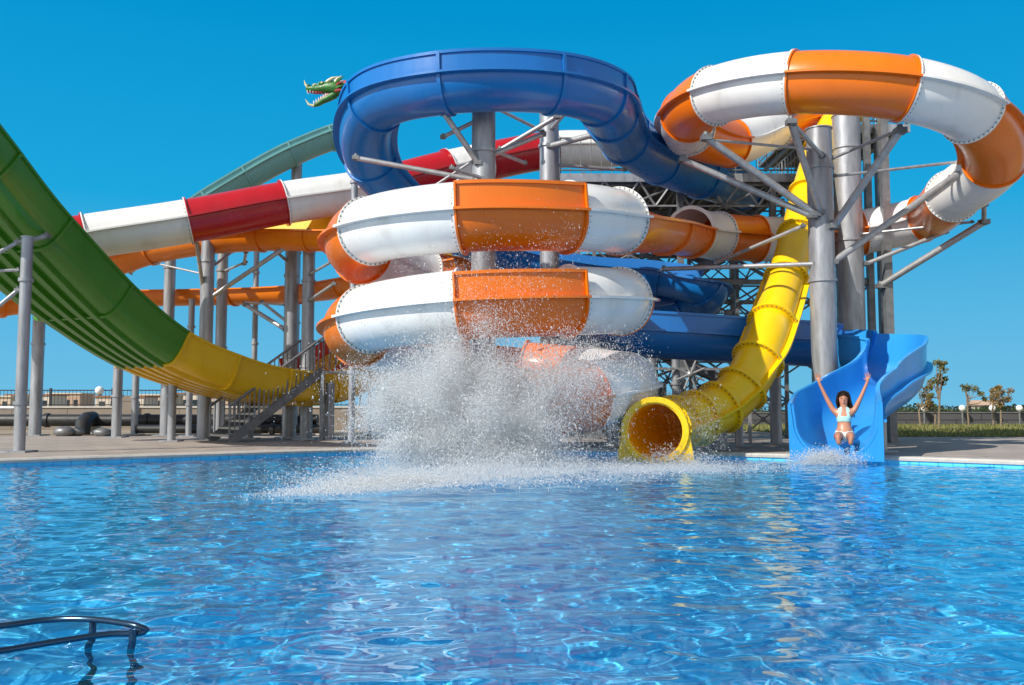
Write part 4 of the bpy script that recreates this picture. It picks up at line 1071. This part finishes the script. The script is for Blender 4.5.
# ------------------------------------------------------------------ the rider
PX, PY = 6.47, 17.35
def person():
    K = 1.2
    seat = Vector((PX + .07, PY + .44, 0.34))
    t = thing('person', 'dark haired woman in a mint bikini riding the blue chute with both arms raised', 'person', tuple(seat)); t.rotation_euler = (R(-6), 0, R(-20))
    J = {}; E = []
    def j(n, x, y, z, r): J[n] = (Vector((x, y, z)) * K, r * K)
    # x = right in the picture, y = away from the camera, z = up; origin under the hips
    j('pelvis', 0, 0, .12, .125); j('waist', .0, .03, .27, .095); j('chest', .0, .05, .42, .115); j('upper', .0, .05, .51, .10)
    j('neck', .0, .04, .595, .048); j('chin', .0, .02, .655, .058); j('head', .0, .03, .735, .088); j('crown', .0, .04, .80, .066)
    for s, n in ((-1, 'L'), (1, 'R')):
        j('sh' + n, s * .155, .05, .535, .052); j('el' + n, s * .27, .02, .765, .036); j('wr' + n, s * .365, -.02, .985, .025)
        j('pa' + n, s * .385, -.03, 1.055, .026)
        j('hip' + n, s * .085, -.02, .105, .092); j('th' + n, s * .10, -.24, .10, .074); j('kn' + n, s * .10, -.44, .10, .054)
        j('cf' + n, s * .095, -.62, .02, .048); j('an' + n, s * .085, -.83, -.06, .034); j('he' + n, s * .085, -.87, -.05, .034); j('to' + n, s * .10, -.90, .06, .026)
        for k, (dx, dz, L) in enumerate(((-.026, .0, .070), (-.009, .004, .080), (.009, .003, .074), (.025, -.003, .058))):
            b = (s * .385 + dx, -.032, 1.085 + dz)
            j('f%d%s' % (k, n), *b, .0095); j('g%d%s' % (k, n), b[0] + dx * .35, b[1] - .008, b[2] + L * .55, .0085); j('h%d%s' % (k, n), b[0] + dx * .6, b[1] - .022, b[2] + L, .007)
            E += [('pa' + n, 'f%d%s' % (k, n)), ('f%d%s' % (k, n), 'g%d%s' % (k, n)), ('g%d%s' % (k, n), 'h%d%s' % (k, n))]
        j('t0' + n, s * .385 - s * .036, -.04, 1.04, .011); j('t1' + n, s * .385 - s * .066, -.05, 1.075, .009)
        E += [('pa' + n, 't0' + n), ('t0' + n, 't1' + n)]
        E += [('upper', 'sh' + n), ('sh' + n, 'el' + n), ('el' + n, 'wr' + n), ('wr' + n, 'pa' + n), ('pelvis', 'hip' + n), ('hip' + n, 'th' + n), ('th' + n, 'kn' + n), ('kn' + n, 'cf' + n), ('cf' + n, 'an' + n), ('an' + n, 'he' + n), ('he' + n, 'to' + n)]
    E += [('pelvis', 'waist'), ('waist', 'chest'), ('chest', 'upper'), ('upper', 'neck'), ('neck', 'chin'), ('chin', 'head'), ('head', 'crown')]
    names = list(J); ix = {n: i for i, n in enumerate(names)}
    me = bpy.data.meshes.new('body_cage'); me.from_pydata([tuple(J[n][0]) for n in names], [(ix[a], ix[b]) for a, b in E], [])
    ob = bpy.data.objects.new('body_cage', me); COL.objects.link(ob)
    sk = ob.modifiers.new('skin', 'SKIN'); sk.use_smooth_shade = True
    for i, n in enumerate(names):
        sv = me.skin_vertices[0].data[i]; r_ = J[n][1]; sv.radius = (r_, r_)
        if n in ('pelvis',): sv.radius = (r_ * 1.18, r_ * .9); sv.use_root = True
        if n in ('waist', 'chest', 'upper'): sv.radius = (r_ * 1.12, r_ * .82)
    ob.modifiers.new('sub', 'SUBSURF').levels = 2
    dg = bpy.context.evaluated_depsgraph_get(); dg.update()
    bme = bpy.data.meshes.new_from_object(ob.evaluated_get(dg)); bpy.data.objects.remove(ob)
    bme.name = 'body'; bme.materials.clear(); bme.materials.append(M['skin'])
    for p_ in bme.polygons: p_.use_smooth = True
    # breasts and a nose pulled out of the same surface
    bm = bmesh.new(); bm.from_mesh(bme)
    bmesh.ops.delete(bm, geom=[v for v in bm.verts if not v.link_faces], context='VERTS')
    for v in bm.verts:
        c = v.co / K
        for s in (-1, 1):
            dd = (c - Vector((s * .062, -.05, .425))).length
            if dd < .085 and c.y < .06: v.co.y -= .045 * K * (1 - (dd / .085) ** 2)
    bm.to_mesh(bme)
    body = bpy.data.objects.new('body', bme); COL.objects.link(body); body.parent = t; ORG[body.name] = seat
    # clothing follows the body's own faces
    def cloth(name, m, pred, off=.007):
        b2 = bm.copy(); b2.normal_update()
        kill = [f for f in b2.faces if not pred(f.calc_center_median() / K)]
        bmesh.ops.delete(b2, geom=kill, context='FACES')
        left = set(b2.faces); isl = []
        while left:                       # keep the one connected piece
            st = [left.pop()]; cur = []
            while st:
                f = st.pop(); cur.append(f)
                for e in f.edges:
                    for g_ in e.link_faces:
                        if g_ in left: left.remove(g_); st.append(g_)
            isl.append(cur)
        isl.sort(key=len)
        bmesh.ops.delete(b2, geom=[f for c_ in isl[:-1] for f in c_], context='FACES')
        bmesh.ops.delete(b2, geom=[v for v in b2.verts if not v.link_faces], context='VERTS')
        for v in b2.verts: v.co += v.normal * off
        mm = bpy.data.meshes.new(name); b2.to_mesh(mm); b2.free(); mm.materials.append(m)
        for p_ in mm.polygons: p_.use_smooth = True
        o = bpy.data.objects.new(name, mm); COL.objects.link(o); o.parent = t
    def top_p(c):
        if abs(c.x) > .17 or not (.36 < c.z < .60): return False
        if c.y > .02: return .36 < c.z < .42
        tri = min(abs(abs(c.x) - .066) , 9) < .062 - (c.z - .38) * .42 and .365 < c.z < .50
        strap = c.z >= .46 and abs(abs(c.x) - .060) < .024
        return tri or strap or .36 < c.z < .40
    cloth('bikini_top', M['bikini'], top_p)
    cloth('bikini_bottom', M['bikini_white'], lambda c: c.y > -.16 and .03 < c.z < .205 - .25 * max(0, .12 - abs(c.x)) * (c.y < 0) and not (abs(c.x) > .075 and c.z < .15 and c.y < -.05))
    bm.free()
    def pt(x, y, z): return seat + Vector((x, y, z)) * K
    hair = MB().ball(pt(0, .084, .782), .110 * K, 20, 12, (.98, .97, .94)).build('hair', M['hair'], t)
    hb = MB()
    for k in range(16):
        a_ = -1.0 + 2.0 * k / 15; x = .085 * math.sin(a_ * 1.5)
        sg = 1 if x > -.02 else -1
        hb.tube([pt(x, .06 + .05 * math.cos(a_), .80), pt(x * 1.18, .09, .70), pt(x * 1.25 + .03, .10, .58), pt(x * 1.4 + .05, .11, .44 + .04 * (k % 3))], [.03, .032, .028, .006], 7)
    # side locks framing the face
    for s in (-1, 1):
        hb.tube([pt(s * .02, .01, .862), pt(s * .075, .0, .825), pt(s * .098, .02, .72), pt(s * .10 + (.02 if s > 0 else 0), .03, .60)], [.022, .026, .022, .008], 8)
    hb.build('hair_strands', M['hair'], hair)
    MB().tube([pt(0, -.050, .745), pt(0, -.070, .715), pt(0, -.060, .702)], [.006, .010, .008], 8).build('nose', M['skin'], t)
    for s in (-1, 1):
        MB().ball(pt(s * .032, -.052, .745), .009 * K, 10, 6, (1.4, .6, .7)).build('eye', M['eye'], t)
        MB().tube([pt(s * .015, -.062, .768), pt(s * .035, -.060, .773), pt(s * .055, -.045, .765)], [.003, .005, .003], 6).build('eyebrow', M['hair'], t)
        MB().ball(pt(s * .088, .03, .735), .022 * K, 10, 6, (.5, .8, 1.3)).build('ear', M['skin'], t)
    MB().ball(pt(0, -.052, .672), .017 * K, 12, 6, (1.15, .5, .42)).build('lips', M['lips'], t)
    MB().ball(pt(0, -.0585, .673), .011 * K, 12, 6, (1.1, .5, .30)).build('teeth', M['teeth'], t)
person()
